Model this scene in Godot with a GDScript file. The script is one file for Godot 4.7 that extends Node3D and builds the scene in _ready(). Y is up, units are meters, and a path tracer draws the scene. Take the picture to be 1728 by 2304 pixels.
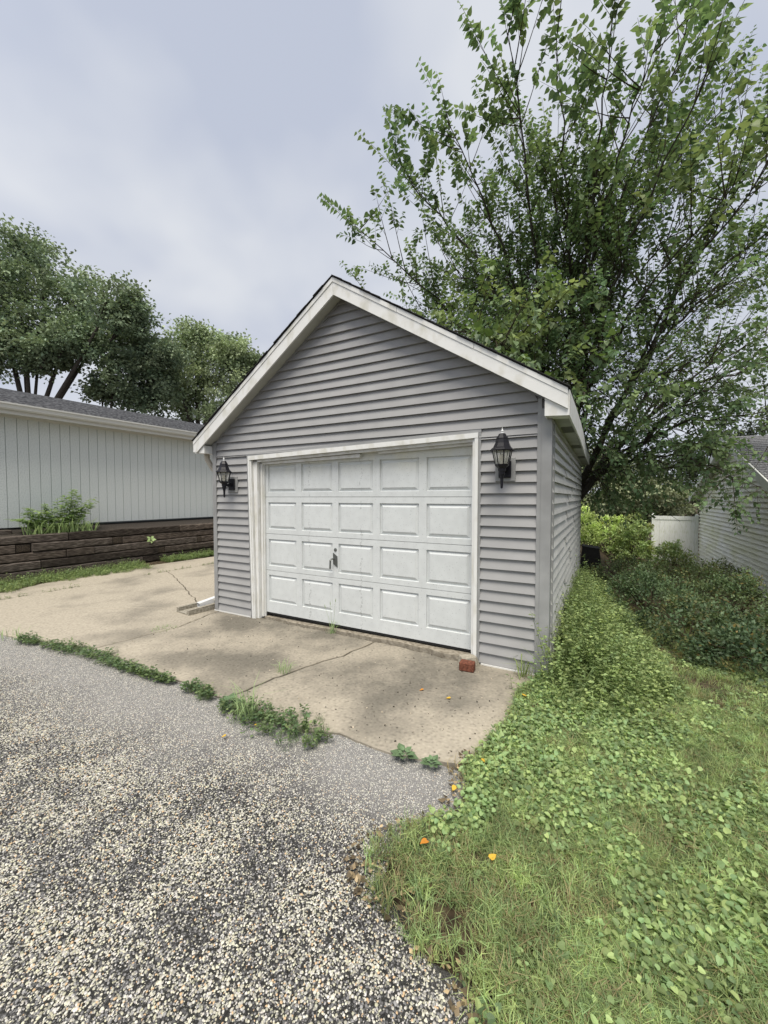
extends Node3D
# A small grey garage on a concrete slab, beside a mulberry tree, under an overcast sky.

const LAP := 0.1117
var rng := RandomNumberGenerator.new()
var taken := {}
var M := {}
var n_soft := FastNoiseLite.new()
var n_fine := FastNoiseLite.new()

# ------------------------------------------------------------------ helpers
func R(a: float, b: float) -> float:
	return rng.randf_range(a, b)

func numbered(called: String) -> String:
	var n: int = taken.get(called, 0)
	taken[called] = n + 1
	return called if n == 0 else "%s_%03d" % [called, n]

func thing(called: String, label: String, category: String, at := Vector3.ZERO, group := "") -> Node3D:
	var o := Node3D.new()
	o.name = numbered(called)
	add_child(o)
	o.position = at
	tag(o, label, category, group)
	return o

func tag(o: Node, label: String, category := "", group := "", kind := "") -> void:
	if label: o.set_meta("label", label)
	if category: o.set_meta("category", category)
	if group: o.set_meta("group", group)
	if kind: o.set_meta("kind", kind)

func part(called: String, mesh: Mesh, mat: Material, parent: Node) -> MeshInstance3D:
	var o := MeshInstance3D.new()
	o.name = numbered(called) if parent == self else called
	o.mesh = mesh
	o.material_override = mat
	parent.add_child(o, true)
	return o

func single(called: String, mesh: Mesh, mat: Material, label: String, category: String, group := "") -> MeshInstance3D:
	var o := part(called, mesh, mat, self)
	tag(o, label, category, group)
	return o

func structure(called: String, mesh: Mesh, mat: Material) -> MeshInstance3D:
	var o := part(called, mesh, mat, self)
	o.set_meta("kind", "structure")
	return o

func many(called: String, mesh: Mesh, mat: Material, xf: Array, col: Array, parent: Node) -> MultiMeshInstance3D:
	var mm := MultiMesh.new()
	mm.transform_format = MultiMesh.TRANSFORM_3D
	mm.use_colors = true
	mm.mesh = mesh
	mm.instance_count = xf.size()
	for i in xf.size():
		mm.set_instance_transform(i, xf[i])
		mm.set_instance_color(i, col[i])
	var o := MultiMeshInstance3D.new()
	o.name = numbered(called) if parent == self else called
	o.multimesh = mm
	o.material_override = mat
	o.set_meta("kind", "stuff")
	parent.add_child(o, true)
	return o

class MB:
	var st := SurfaceTool.new()
	var col := Color.WHITE
	func _init() -> void:
		st.begin(Mesh.PRIMITIVE_TRIANGLES)
		st.set_smooth_group(-1)
	func smooth(k: int) -> void:
		st.set_smooth_group(k)
	func v(p: Vector3) -> void:
		st.set_color(col)
		st.set_uv(Vector2(p.x + p.z, p.y))
		st.add_vertex(p)
	func tri(a: Vector3, b: Vector3, c: Vector3, out: Vector3) -> void:
		if (a - c).cross(a - b).dot(out) < 0.0:
			v(a); v(c); v(b)
		else:
			v(a); v(b); v(c)
	func quad(a: Vector3, b: Vector3, c: Vector3, d: Vector3, out: Vector3) -> void:
		tri(a, b, c, out)
		tri(a, c, d, out)
	func hexa(p: Array) -> void:
		# eight corners: 0-3 bottom ring, 4-7 top ring
		var m := Vector3.ZERO
		for q in p: m += q / 8.0
		for f in [[0, 1, 2, 3], [4, 5, 6, 7], [0, 1, 5, 4], [1, 2, 6, 5], [2, 3, 7, 6], [3, 0, 4, 7]]:
			var c: Vector3 = (p[f[0]] + p[f[1]] + p[f[2]] + p[f[3]]) / 4.0
			quad(p[f[0]], p[f[1]], p[f[2]], p[f[3]], c - m)
	func box(lo: Vector3, hi: Vector3) -> void:
		hexa([Vector3(lo.x, lo.y, lo.z), Vector3(hi.x, lo.y, lo.z), Vector3(hi.x, lo.y, hi.z), Vector3(lo.x, lo.y, hi.z),
			Vector3(lo.x, hi.y, lo.z), Vector3(hi.x, hi.y, lo.z), Vector3(hi.x, hi.y, hi.z), Vector3(lo.x, hi.y, hi.z)])
	func bevel_box(lo: Vector3, hi: Vector3, e: float) -> void:
		# chamfered box: three nested slabs' hull as faces
		var c := (lo + hi) / 2.0
		var h := (hi - lo) / 2.0
		for ax in 3:
			var u := (ax + 1) % 3
			var w := (ax + 2) % 3
			for s in [-1.0, 1.0]:
				var q := []
				for k in [[-1, -1], [1, -1], [1, 1], [-1, 1]]:
					var p := Vector3.ZERO
					p[ax] = s * h[ax]; p[u] = k[0] * (h[u] - e); p[w] = k[1] * (h[w] - e)
					q.append(c + p)
				var o := Vector3.ZERO; o[ax] = s
				quad(q[0], q[1], q[2], q[3], o)
		for ax in 3:
			var u := (ax + 1) % 3
			var w := (ax + 2) % 3
			for su in [-1.0, 1.0]:
				for sw in [-1.0, 1.0]:
					var q := []
					for k in [[-1.0, 0], [1.0, 0], [1.0, 1], [-1.0, 1]]:
						var p := Vector3.ZERO
						p[ax] = k[0] * (h[ax] - e)
						p[u] = su * (h[u] - (e if k[1] == 0 else 0.0)); p[w] = sw * (h[w] - (0.0 if k[1] == 0 else e))
						q.append(c + p)
					var o := Vector3.ZERO; o[u] = su; o[w] = sw
					quad(q[0], q[1], q[2], q[3], o)
		for sx in [-1.0, 1.0]:
			for sy in [-1.0, 1.0]:
				for sz in [-1.0, 1.0]:
					var s := Vector3(sx, sy, sz)
					tri(c + s * (h - Vector3(0, e, e)), c + s * (h - Vector3(e, 0, e)), c + s * (h - Vector3(e, e, 0)), s)
	func tube(pts: Array, radii: Array, sides: int, cap := false) -> void:
		var rings := []
		var up := Vector3(0.31, 0.2, 0.93)
		for i in pts.size():
			var t: Vector3 = (pts[mini(i + 1, pts.size() - 1)] - pts[maxi(i - 1, 0)]).normalized()
			var a := t.cross(up)
			if a.length() < 0.05: a = t.cross(Vector3(1, 0, 0))
			a = a.normalized()
			var b := t.cross(a)
			var ring := []
			for k in sides:
				var g := TAU * k / sides
				ring.append(pts[i] + (a * cos(g) + b * sin(g)) * radii[i])
			rings.append(ring)
		for i in pts.size() - 1:
			for k in sides:
				var k2 := (k + 1) % sides
				var m: Vector3 = (rings[i][k] + rings[i][k2] + rings[i + 1][k] + rings[i + 1][k2]) / 4.0 - (pts[i] + pts[i + 1]) / 2.0
				quad(rings[i][k], rings[i][k2], rings[i + 1][k2], rings[i + 1][k], m)
		if cap:
			for e in [0, pts.size() - 1]:
				var o: Vector3 = pts[e] - pts[1 if e == 0 else e - 1]
				for k in sides:
					tri(pts[e], rings[e][k], rings[e][(k + 1) % sides], o)
	func lathe(c: Vector3, prof: Array, sides: int, turn := 0.0) -> void:
		# prof: Vector2(radius, height)
		for i in prof.size() - 1:
			for k in sides:
				var g := TAU * k / sides + turn
				var g2 := TAU * (k + 1) / sides + turn
				var p: Vector2 = prof[i]
				var q: Vector2 = prof[i + 1]
				var d := Vector2(q.y - p.y, p.x - q.x)
				var gm := (g + g2) / 2.0
				var o := Vector3(cos(gm) * d.x, d.y, sin(gm) * d.x)
				var a := c + Vector3(cos(g) * p.x, p.y, sin(g) * p.x)
				var b := c + Vector3(cos(g2) * p.x, p.y, sin(g2) * p.x)
				var e := c + Vector3(cos(g2) * q.x, q.y, sin(g2) * q.x)
				var f := c + Vector3(cos(g) * q.x, q.y, sin(g) * q.x)
				if p.x < 1e-5: tri(a, e, f, o)
				elif q.x < 1e-5: tri(a, b, e, o)
				else: quad(a, b, e, f, o)
	func prism(poly: PackedVector2Array, y0: float, y1: float, tops_only := false) -> void:
		# polygon in x,z extruded upwards
		var ix := Geometry2D.triangulate_polygon(poly)
		for i in range(0, ix.size(), 3):
			var a := poly[ix[i]]; var b := poly[ix[i + 1]]; var c := poly[ix[i + 2]]
			tri(Vector3(a.x, y1, a.y), Vector3(b.x, y1, b.y), Vector3(c.x, y1, c.y), Vector3.UP)
		if tops_only: return
		var cw := Geometry2D.is_polygon_clockwise(poly)
		for i in poly.size():
			var a := poly[i]; var b := poly[(i + 1) % poly.size()]
			var o := Vector2(b.y - a.y, a.x - b.x) * (-1.0 if cw else 1.0)
			quad(Vector3(a.x, y0, a.y), Vector3(b.x, y0, b.y), Vector3(b.x, y1, b.y), Vector3(a.x, y1, a.y), Vector3(o.x, 0, o.y))
	func face_prism(poly: Array, z0: float, z1: float) -> void:
		# polygon in x,y extruded along z
		var pp := PackedVector2Array(poly)
		var ix := Geometry2D.triangulate_polygon(pp)
		for i in range(0, ix.size(), 3):
			for z in [[z0, -1.0], [z1, 1.0]]:
				tri(Vector3(pp[ix[i]].x, pp[ix[i]].y, z[0]), Vector3(pp[ix[i + 1]].x, pp[ix[i + 1]].y, z[0]), Vector3(pp[ix[i + 2]].x, pp[ix[i + 2]].y, z[0]), Vector3(0, 0, z[1]))
		var cw := Geometry2D.is_polygon_clockwise(pp)
		for i in pp.size():
			var a := pp[i]; var b := pp[(i + 1) % pp.size()]
			var o := Vector2(b.y - a.y, a.x - b.x) * (-1.0 if cw else 1.0)
			quad(Vector3(a.x, a.y, z0), Vector3(b.x, b.y, z0), Vector3(b.x, b.y, z1), Vector3(a.x, a.y, z1), Vector3(o.x, o.y, 0))
	func done() -> ArrayMesh:
		st.generate_normals()
		return st.commit()

# ------------------------------------------------------------------ textures
func ramp_tex(size: int, freq: float, octaves: int, stops: Array, sd: int, type := FastNoiseLite.TYPE_SIMPLEX_SMOOTH) -> ImageTexture:
	var n := FastNoiseLite.new()
	n.seed = sd
	n.noise_type = type
	n.frequency = freq
	n.fractal_octaves = octaves
	n.fractal_type = FastNoiseLite.FRACTAL_FBM if octaves > 1 else FastNoiseLite.FRACTAL_NONE
	var im := n.get_seamless_image(size, size)
	im.convert(Image.FORMAT_L8)
	var src := im.get_data()
	var lut := PackedByteArray()
	var g := Gradient.new()
	var off := PackedFloat32Array()
	var cc := PackedColorArray()
	for s in stops:
		off.append(s[0]); cc.append(s[1])
	g.offsets = off
	g.colors = cc
	for i in 256:
		var c := g.sample(i / 255.0)
		lut.append(int(c.r * 255)); lut.append(int(c.g * 255)); lut.append(int(c.b * 255))
	var out := PackedByteArray()
	out.resize(size * size * 3)
	for i in size * size:
		var k := src[i] * 3
		out[i * 3] = lut[k]; out[i * 3 + 1] = lut[k + 1]; out[i * 3 + 2] = lut[k + 2]
	return ImageTexture.create_from_image(Image.create_from_data(size, size, false, Image.FORMAT_RGB8, out))

func grey_ramp(lo: float, hi: float) -> Array:
	return [[0.0, Color(lo, lo, lo)], [1.0, Color(hi, hi, hi)]]

func mat(color: Color, rough := 0.8, tex: Texture2D = null, scale := Vector3.ONE, bump: Texture2D = null, bump_cm := 0.0) -> StandardMaterial3D:
	var m := StandardMaterial3D.new()
	m.albedo_color = color
	m.roughness = rough
	m.metallic_specular = 0.35
	if tex or bump:
		m.uv1_triplanar = true
		m.uv1_scale = scale
	if tex: m.albedo_texture = tex
	if bump:
		m.heightmap_enabled = true
		m.heightmap_texture = bump
		m.heightmap_scale = bump_cm
	return m

func lin(r: float, g: float, b: float) -> Color:
	return (Color(r, g, b) * 0.87).linear_to_srgb()

func leafy(back := 0.5) -> StandardMaterial3D:
	var m := StandardMaterial3D.new()
	m.albedo_color = Color.WHITE
	m.vertex_color_use_as_albedo = true
	m.roughness = 0.5
	m.metallic_specular = 0.4
	m.backlight_enabled = true
	m.backlight = Color(back, back, back * 0.85)
	return m

func make_materials() -> void:
	n_soft.seed = 5; n_soft.frequency = 0.35; n_soft.fractal_octaves = 3
	n_fine.seed = 9; n_fine.frequency = 3.0; n_fine.fractal_octaves = 3
	var fine := ramp_tex(256, 0.05, 3, grey_ramp(0.0, 1.0), 3)
	var speck := ramp_tex(512, 0.12, 3, grey_ramp(0.78, 1.0), 4)
	var cloudy := ramp_tex(256, 0.012, 4, grey_ramp(0.82, 1.0), 6)
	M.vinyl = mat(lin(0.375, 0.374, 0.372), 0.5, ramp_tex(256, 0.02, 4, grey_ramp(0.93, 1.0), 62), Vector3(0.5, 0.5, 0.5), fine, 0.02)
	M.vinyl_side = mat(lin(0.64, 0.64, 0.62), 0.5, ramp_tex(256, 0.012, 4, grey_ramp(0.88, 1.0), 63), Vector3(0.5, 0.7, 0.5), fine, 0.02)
	M.post = mat(lin(0.38, 0.385, 0.385), 0.5, cloudy, Vector3(0.6, 0.6, 0.6))
	M.trim = mat(lin(0.78, 0.785, 0.765), 0.55, ramp_tex(256, 0.02, 4, [[0.0, Color(0.90, 0.895, 0.86)], [0.3, Color(0.96, 0.955, 0.94)], [0.5, Color(1, 1, 1)], [1.0, Color(1, 1, 1)]], 61), Vector3(0.9, 0.5, 0.9), fine, 0.05)
	M.soffit = mat(lin(0.60, 0.60, 0.55), 0.6, cloudy, Vector3(0.6, 0.6, 0.6))
	M.dark = mat(lin(0.02, 0.02, 0.02), 0.9)
	M.black_metal = mat(lin(0.012, 0.012, 0.016), 0.42)
	M.grey_metal = mat(lin(0.17, 0.18, 0.17), 0.4); M.grey_metal.metallic = 0.6
	M.glass = mat(Color(0.85, 0.85, 0.8, 0.3), 0.12); M.glass.transparency = BaseMaterial3D.TRANSPARENCY_ALPHA
	M.bulb = mat(lin(0.6, 0.55, 0.42), 0.3)
	M.shingle = mat(Color.WHITE, 0.95, ramp_tex(512, 0.10, 3, [[0.0, lin(0.06, 0.062, 0.068)], [0.4, lin(0.17, 0.172, 0.18)], [0.6, lin(0.25, 0.252, 0.26)], [1.0, lin(0.46, 0.46, 0.47)]], 7), Vector3(0.55, 0.55, 0.18), speck, 0.3)
	M.shingle_dark = mat(lin(0.05, 0.05, 0.05), 0.95, speck, Vector3(2, 2, 2))
	M.t111 = mat(lin(0.82, 0.85, 0.835), 0.7, ramp_tex(512, 0.03, 4, [[0.0, Color(0.80, 0.82, 0.82)], [0.45, Color(0.95, 0.96, 0.96)], [1.0, Color(1, 1, 1)]], 8), Vector3(0.5, 2.2, 2.2), fine, 0.1)
	M.groove = mat(lin(0.13, 0.15, 0.15), 0.9)
	M.gutter = mat(lin(0.72, 0.72, 0.68), 0.35)
	M.bark = mat(Color.WHITE, 0.95, ramp_tex(256, 0.04, 4, [[0.0, lin(0.04, 0.035, 0.03)], [1.0, lin(0.18, 0.16, 0.135)]], 11), Vector3(5, 1.2, 5), fine, 0.8)
	M.twig = mat(lin(0.06, 0.05, 0.03), 0.9)
	M.steam = mat(lin(0.10, 0.16, 0.04), 0.7)
	M.brick = mat(Color.WHITE, 0.9, ramp_tex(256, 0.03, 4, [[0.0, lin(0.08, 0.028, 0.018)], [1.0, lin(0.26, 0.10, 0.06)]], 12), Vector3(4, 4, 4), fine, 0.2)
	M.stone = mat(Color.WHITE, 0.95, ramp_tex(256, 0.03, 4, [[0.0, lin(0.22, 0.20, 0.16)], [1.0, lin(0.46, 0.42, 0.34)]], 13), Vector3(3, 3, 3), fine, 0.5)
	M.apron = mat(Color.WHITE, 0.95, ramp_tex(512, 0.02, 5, [[0.0, lin(0.14, 0.12, 0.09)], [0.5, lin(0.27, 0.24, 0.19)], [1.0, lin(0.42, 0.38, 0.31)]], 14), Vector3(1.2, 1.2, 1.2), fine, 0.5)
	M.soil = mat(Color.WHITE, 1.0, ramp_tex(512, 0.03, 5, [[0.0, lin(0.025, 0.018, 0.012)], [0.5, lin(0.07, 0.05, 0.032)], [0.8, lin(0.10, 0.085, 0.05)], [1.0, lin(0.15, 0.13, 0.08)]], 15), Vector3(0.8, 0.8, 0.8), fine, 2.0)
	M.mulch = mat(Color.WHITE, 1.0, ramp_tex(256, 0.09, 3, [[0.0, lin(0.02, 0.017, 0.015)], [1.0, lin(0.17, 0.145, 0.12)]], 16), Vector3(2, 2, 2), fine, 3.0)
	var grain := [[0.0, lin(0.020, 0.016, 0.013)], [0.42, lin(0.075, 0.060, 0.050)], [0.62, lin(0.16, 0.135, 0.115)], [1.0, lin(0.34, 0.30, 0.26)]]
	var wood := ramp_tex(512, 0.03, 5, grain, 17)
	M.timber = []
	for k in 4:
		var t: float = [1.0, 0.72, 1.3, 0.9][k]
		var w := mat(Color(t, t * 0.985, t * 0.97) if t <= 1.0 else Color.WHITE, 0.95, wood, Vector3(2.2, 4.5, 0.35), wood, 1.6)
		w.uv1_offset = Vector3(k * 0.31, k * 0.17, k * 0.43)
		M.timber.append(w)
	M.timber_end = mat(Color(0.8, 0.78, 0.74), 0.95, wood, Vector3(3, 3, 3), wood, 1.2)
	M.fence = mat(lin(0.92, 0.94, 0.92), 0.4, ramp_tex(256, 0.03, 4, [[0.0, Color(0.90, 0.91, 0.85)], [0.5, Color(1, 1, 1)], [1, Color(1, 1, 1)]], 18), Vector3(3, 0.5, 3))
	M.shed = mat(lin(0.92, 0.92, 0.87), 0.55, ramp_tex(512, 0.01, 5, [[0.0, Color(0.88, 0.89, 0.74)], [0.4, Color(0.97, 0.97, 0.92)], [0.7, Color(1, 1, 1)], [1, Color(1, 1, 1)]], 19), Vector3(0.12, 0.3, 0.12))
	M.tub = mat(lin(0.014, 0.013, 0.012), 0.7)
	M.splash = mat(Color.WHITE, 0.9, ramp_tex(256, 0.03, 4, [[0.0, lin(0.20, 0.18, 0.14)], [1.0, lin(0.48, 0.45, 0.38)]], 20), Vector3(3, 3, 3), fine, 0.3)
	M.aluminium = mat(lin(0.72, 0.73, 0.73), 0.3)
	M.caulk = mat(lin(0.72, 0.72, 0.70), 0.7)
	M.leaf = leafy(0.9)
	M.far_leaf = leafy(0.7)
	M.grass = leafy(1.0)
	M.yellow = leafy(0.4)
	M.pebble = mat(Color.WHITE, 0.75); M.pebble.vertex_color_use_as_albedo = true
	# asphalt binder between the stones
	M.binder = mat(Color.WHITE, 0.9, ramp_tex(512, 0.2, 2, [[0.0, Color(0.35, 0.35, 0.35)], [0.5, Color(0.8, 0.8, 0.8)], [1.0, Color(1, 1, 1)]], 21), Vector3(1.5, 1.5, 1.5), speck, 1.0)
	M.binder.vertex_color_use_as_albedo = true
	# the slab: one map, 10 m a side, with its own stains
	var S := 1024
	var data := PackedByteArray(); data.resize(S * S * 3)
	var n1 := FastNoiseLite.new(); n1.seed = 31; n1.frequency = 0.8; n1.fractal_octaves = 5
	var n2 := FastNoiseLite.new(); n2.seed = 32; n2.frequency = 9.0; n2.fractal_octaves = 3
	var n3 := FastNoiseLite.new(); n3.seed = 33; n3.frequency = 30.0; n3.fractal_octaves = 1
	for j in S:
		var z := j / float(S) * 10.0 - 7.5
		for i in S:
			var x := i / float(S) * 10.0 - 7.6
			var a := n1.get_noise_2d(x, z)
			var b := n2.get_noise_2d(x, z)
			var c := n3.get_noise_2d(x, z)
			var old := clampf((x + 3.2) / 1.2, 0.0, 1.0)
			var dirty := clampf(a * 1.15 + b * 0.30 + 0.48, 0.0, 1.0) * old + (1.0 - old) * clampf(a * 0.9 + 0.05, 0.0, 0.6)
			dirty = clampf(dirty + old * 0.32 * smoothstep(1.7, 0.1, z) - 0.30 * smoothstep(1.1, 1.9, z), 0.0, 1.0)
			var col := Vector3(0.455, 0.415, 0.345).lerp(Vector3(0.185, 0.172, 0.145), dirty)
			col *= Vector3(0.80, 0.785, 0.755) * (1.0 + 0.12 * b + 0.10 * c)
			if c > 0.6: col *= 1.08
			if c < -0.62: col *= 0.8
			var k := (j * S + i) * 3
			data[k] = int(255 * pow(clampf(col.x, 0, 1), 0.4545)); data[k + 1] = int(255 * pow(clampf(col.y, 0, 1), 0.4545)); data[k + 2] = int(255 * pow(clampf(col.z, 0, 1), 0.4545))
	M.slab = mat(Color.WHITE, 0.9, ImageTexture.create_from_image(Image.create_from_data(S, S, false, Image.FORMAT_RGB8, data)), Vector3(0.1, 0.1, 0.1), null)
	M.slab.uv1_offset = Vector3(0.76, 0, 0.75)
	# the door: dirt, drips of rust under the top panels
	var W := 768
	var dd := PackedByteArray(); dd.resize(W * W * 3)
	for j in W:
		var y := (1.0 - j / float(W)) * 4.0
		for i in W:
			var x := (i / float(W) - 0.5) * 4.0
			var a := n2.get_noise_2d(x * 0.25 + 40.0, y * 0.12)
			var b := n3.get_noise_2d(x * 0.3 + 9.0, y * 0.3)
			var d := 0.985 + 0.022 * a + 0.015 * b
			var warm := smoothstep(2.0, 2.3, y) * (0.5 + 0.5 * a)
			for s in [-0.745, 0.083]:
				var w: float = abs(x - s + 0.012 * sin(y * 23.0 + s * 9.0))
				if w < 0.014 and n3.get_noise_2d(x * 1.3 + s * 50.0, y * 0.9) > 0.22 and n2.get_noise_2d(s * 7.0, y * 0.35) > -0.05:
					d *= 0.86
			if n3.get_noise_2d(x * 1.6 + 80.0, y * 1.6) > 0.8: d *= 0.86
			var k := (j * W + i) * 3
			dd[k] = int(clampf(d, 0, 1) * 250); dd[k + 1] = int(clampf(d * (1.0 - 0.03 * warm), 0, 1) * 250); dd[k + 2] = int(clampf(d * (1.0 - 0.13 * warm), 0, 1) * 250)
	M.door = mat(lin(0.70, 0.73, 0.73), 0.45, ImageTexture.create_from_image(Image.create_from_data(W, W, false, Image.FORMAT_RGB8, dd)), Vector3(0.25, 0.25, 0.25))
	M.door.uv1_offset = Vector3(0.5, 0, 0)

func overcast() -> ImageTexture:
	var W := 1024
	var H := 512
	var im := Image.create(W, H, false, Image.FORMAT_RGBF)
	var n := FastNoiseLite.new(); n.seed = 77; n.frequency = 1.1; n.fractal_octaves = 4
	var n2 := FastNoiseLite.new(); n2.seed = 78; n2.frequency = 2.6; n2.fractal_octaves = 4
	var glow := Vector3(0.62, 0.42, -0.66).normalized()
	for j in H:
		var th := (j + 0.5) / H * PI
		for i in W:
			var ph := ((i + 0.5) / W - 0.5) * TAU
			var d := Vector3(sin(ph) * sin(th), cos(th), -cos(ph) * sin(th))
			var q := Vector3(d.x, maxf(d.y, 0.02), d.z)
			q = q / (0.35 + q.y)          # stretch the cloud deck towards the horizon
			var a := n.get_noise_3dv(q * 1.0)
			var b := n2.get_noise_3dv(q * 1.0)
			var t := clampf(0.5 + a * 1.1 + b * 0.7, 0.0, 1.0)
			var c := Vector3(0.455, 0.495, 0.595).lerp(Vector3(0.615, 0.64, 0.69), t)
			c = c.lerp(Vector3(0.74, 0.78, 0.86), 0.35 * smoothstep(0.28, 0.0, d.y))
			var g: float = pow(maxf(d.dot(glow), 0.0), 5.0)
			c *= 1.0 + 0.75 * g
			im.set_pixel(i, j, Color(c.x, c.y, c.z))
	return ImageTexture.create_from_image(im)

# ------------------------------------------------------------------ the scene
func _ready() -> void:
	rng.seed = 20240
	var cam := Camera3D.new()
	cam.name = "camera"
	cam.position = Vector3(2.753, 1.766, 4.251)
	cam.rotation_degrees = Vector3(-2.134, 28.78, 0)
	cam.fov = 104.4
	cam.near = 0.05
	cam.far = 1500.0
	add_child(cam)
	cam.current = true
	var env := Environment.new()
	env.background_mode = Environment.BG_SKY
	var sky := Sky.new()
	var pan := PanoramaSkyMaterial.new()
	pan.panorama = overcast()
	pan.energy_multiplier = 1.0
	sky.sky_material = pan
	env.sky = sky
	env.tonemap_mode = Environment.TONE_MAPPER_LINEAR
	env.tonemap_exposure = 1.16
	env.sdfgi_enabled = true
	env.ssao_enabled = true
	env.ssil_enabled = true
	var we := WorldEnvironment.new()
	we.name = "surroundings"
	we.environment = env
	add_child(we)
	var sun := DirectionalLight3D.new()
	sun.name = "sun"
	sun.light_energy = 1.3
	sun.light_color = Color(1.0, 0.97, 0.92)
	sun.light_angular_distance = 34.0
	sun.shadow_enabled = true
	add_child(sun)
	sun.look_at_from_position(Vector3(1.6, 10.0, 4.6), Vector3.ZERO)

	make_materials()
	make_ground()
	make_slab()
	make_drive()
	make_garage()
	make_house()
	make_timbers()
	make_shed()
	make_trees()
	make_lanterns()
	make_small_things()
	make_shrubs()
	make_lawn()
	make_weeds()

# ------------------------------------------------------------------ ground
var slab_edge := PackedVector2Array([Vector2(-7.0, 2.35), Vector2(-4.2, 2.2), Vector2(-3.4, 2.1), Vector2(-2.43, 1.88), Vector2(-1.6, 1.87), Vector2(-0.8, 1.9), Vector2(-0.14, 1.93), Vector2(0.66, 2.0), Vector2(1.05, 1.88), Vector2(1.57, 1.88), Vector2(2.0, 1.76), Vector2(2.07, 1.55), Vector2(2.15, 1.06), Vector2(2.12, 0.6), Vector2(2.3, 0.1)])
var lawn_edge := PackedVector2Array([Vector2(2.0, 1.78), Vector2(2.08, 2.05), Vector2(2.1, 2.22), Vector2(1.95, 2.32), Vector2(1.78, 2.45), Vector2(1.74, 2.57), Vector2(1.78, 2.72), Vector2(1.88, 2.80), Vector2(2.02, 2.85), Vector2(2.13, 2.9), Vector2(2.26, 2.9), Vector2(2.37, 2.92), Vector2(2.42, 3.0), Vector2(2.5, 3.4), Vector2(2.6, 5.0), Vector2(2.7, 9.0)])
var paved := PackedVector2Array()
var drive_poly := PackedVector2Array()

func ground_height(x: float, z: float) -> float:
	var s := smoothstep(2.25, 3.4, x)
	var h := -0.05 * minf(maxf(0.0, -z), 18.0) * s
	h += 0.03 * n_soft.get_noise_2d(x * 2.0, z * 2.0) * s
	h += 0.05 * smoothstep(3.0, 5.0, x) * smoothstep(-2.0, 2.0, z)
	return h

func make_ground() -> void:
	paved = PackedVector2Array([Vector2(-7.4, -9.0), Vector2(-7.5, 2.3), Vector2(-14, 2.4), Vector2(-14, 9.0)])
	for k in range(lawn_edge.size() - 1, 0, -1): paved.append(lawn_edge[k])
	for k in range(slab_edge.size() - 5, slab_edge.size()): paved.append(slab_edge[k])
	paved.append(Vector2(2.3, -6.2)); paved.append(Vector2(-2.5, -9.0))
	var grown := Geometry2D.offset_polygon(paved, 0.16)[0]
	var xs := [-500.0, -150.0, -60.0, -30.0, -20.0]
	var zs := [-500.0, -150.0, -60.0, -30.0, -22.0]
	var a := -16.0
	while a < 12.0: xs.append(a); a += 0.2
	a = -18.0
	while a < 9.5: zs.append(a); a += 0.2
	xs.append_array([12.0, 20.0, 40.0, 150.0, 500.0])
	zs.append_array([10.0, 20.0, 40.0, 150.0, 500.0])
	var st := SurfaceTool.new()
	st.begin(Mesh.PRIMITIVE_TRIANGLES)
	for z in zs:
		for x in xs:
			var h := ground_height(x, z)
			if Geometry2D.is_point_in_polygon(Vector2(x, z), grown): h = -0.07
			st.add_vertex(Vector3(x, h, z))
	var nx := xs.size()
	for j in zs.size() - 1:
		for i in nx - 1:
			var k := j * nx + i
			st.add_index(k); st.add_index(k + 1); st.add_index(k + nx)
			st.add_index(k + 1); st.add_index(k + nx + 1); st.add_index(k + nx)
	st.generate_normals()
	structure("ground", st.commit(), M.soil)

func jag(poly: Array, amp: float) -> PackedVector2Array:
	var out := PackedVector2Array()
	for i in poly.size():
		var a: Vector2 = poly[i]
		var b: Vector2 = poly[(i + 1) % poly.size()]
		var n := maxi(1, int(a.distance_to(b) / 0.07))
		for k in n:
			var p := a.lerp(b, k / float(n))
			out.append(p + Vector2(n_fine.get_noise_2d(p.x, p.y), n_fine.get_noise_2d(p.x + 50.0, p.y)) * amp)
	return out

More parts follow.
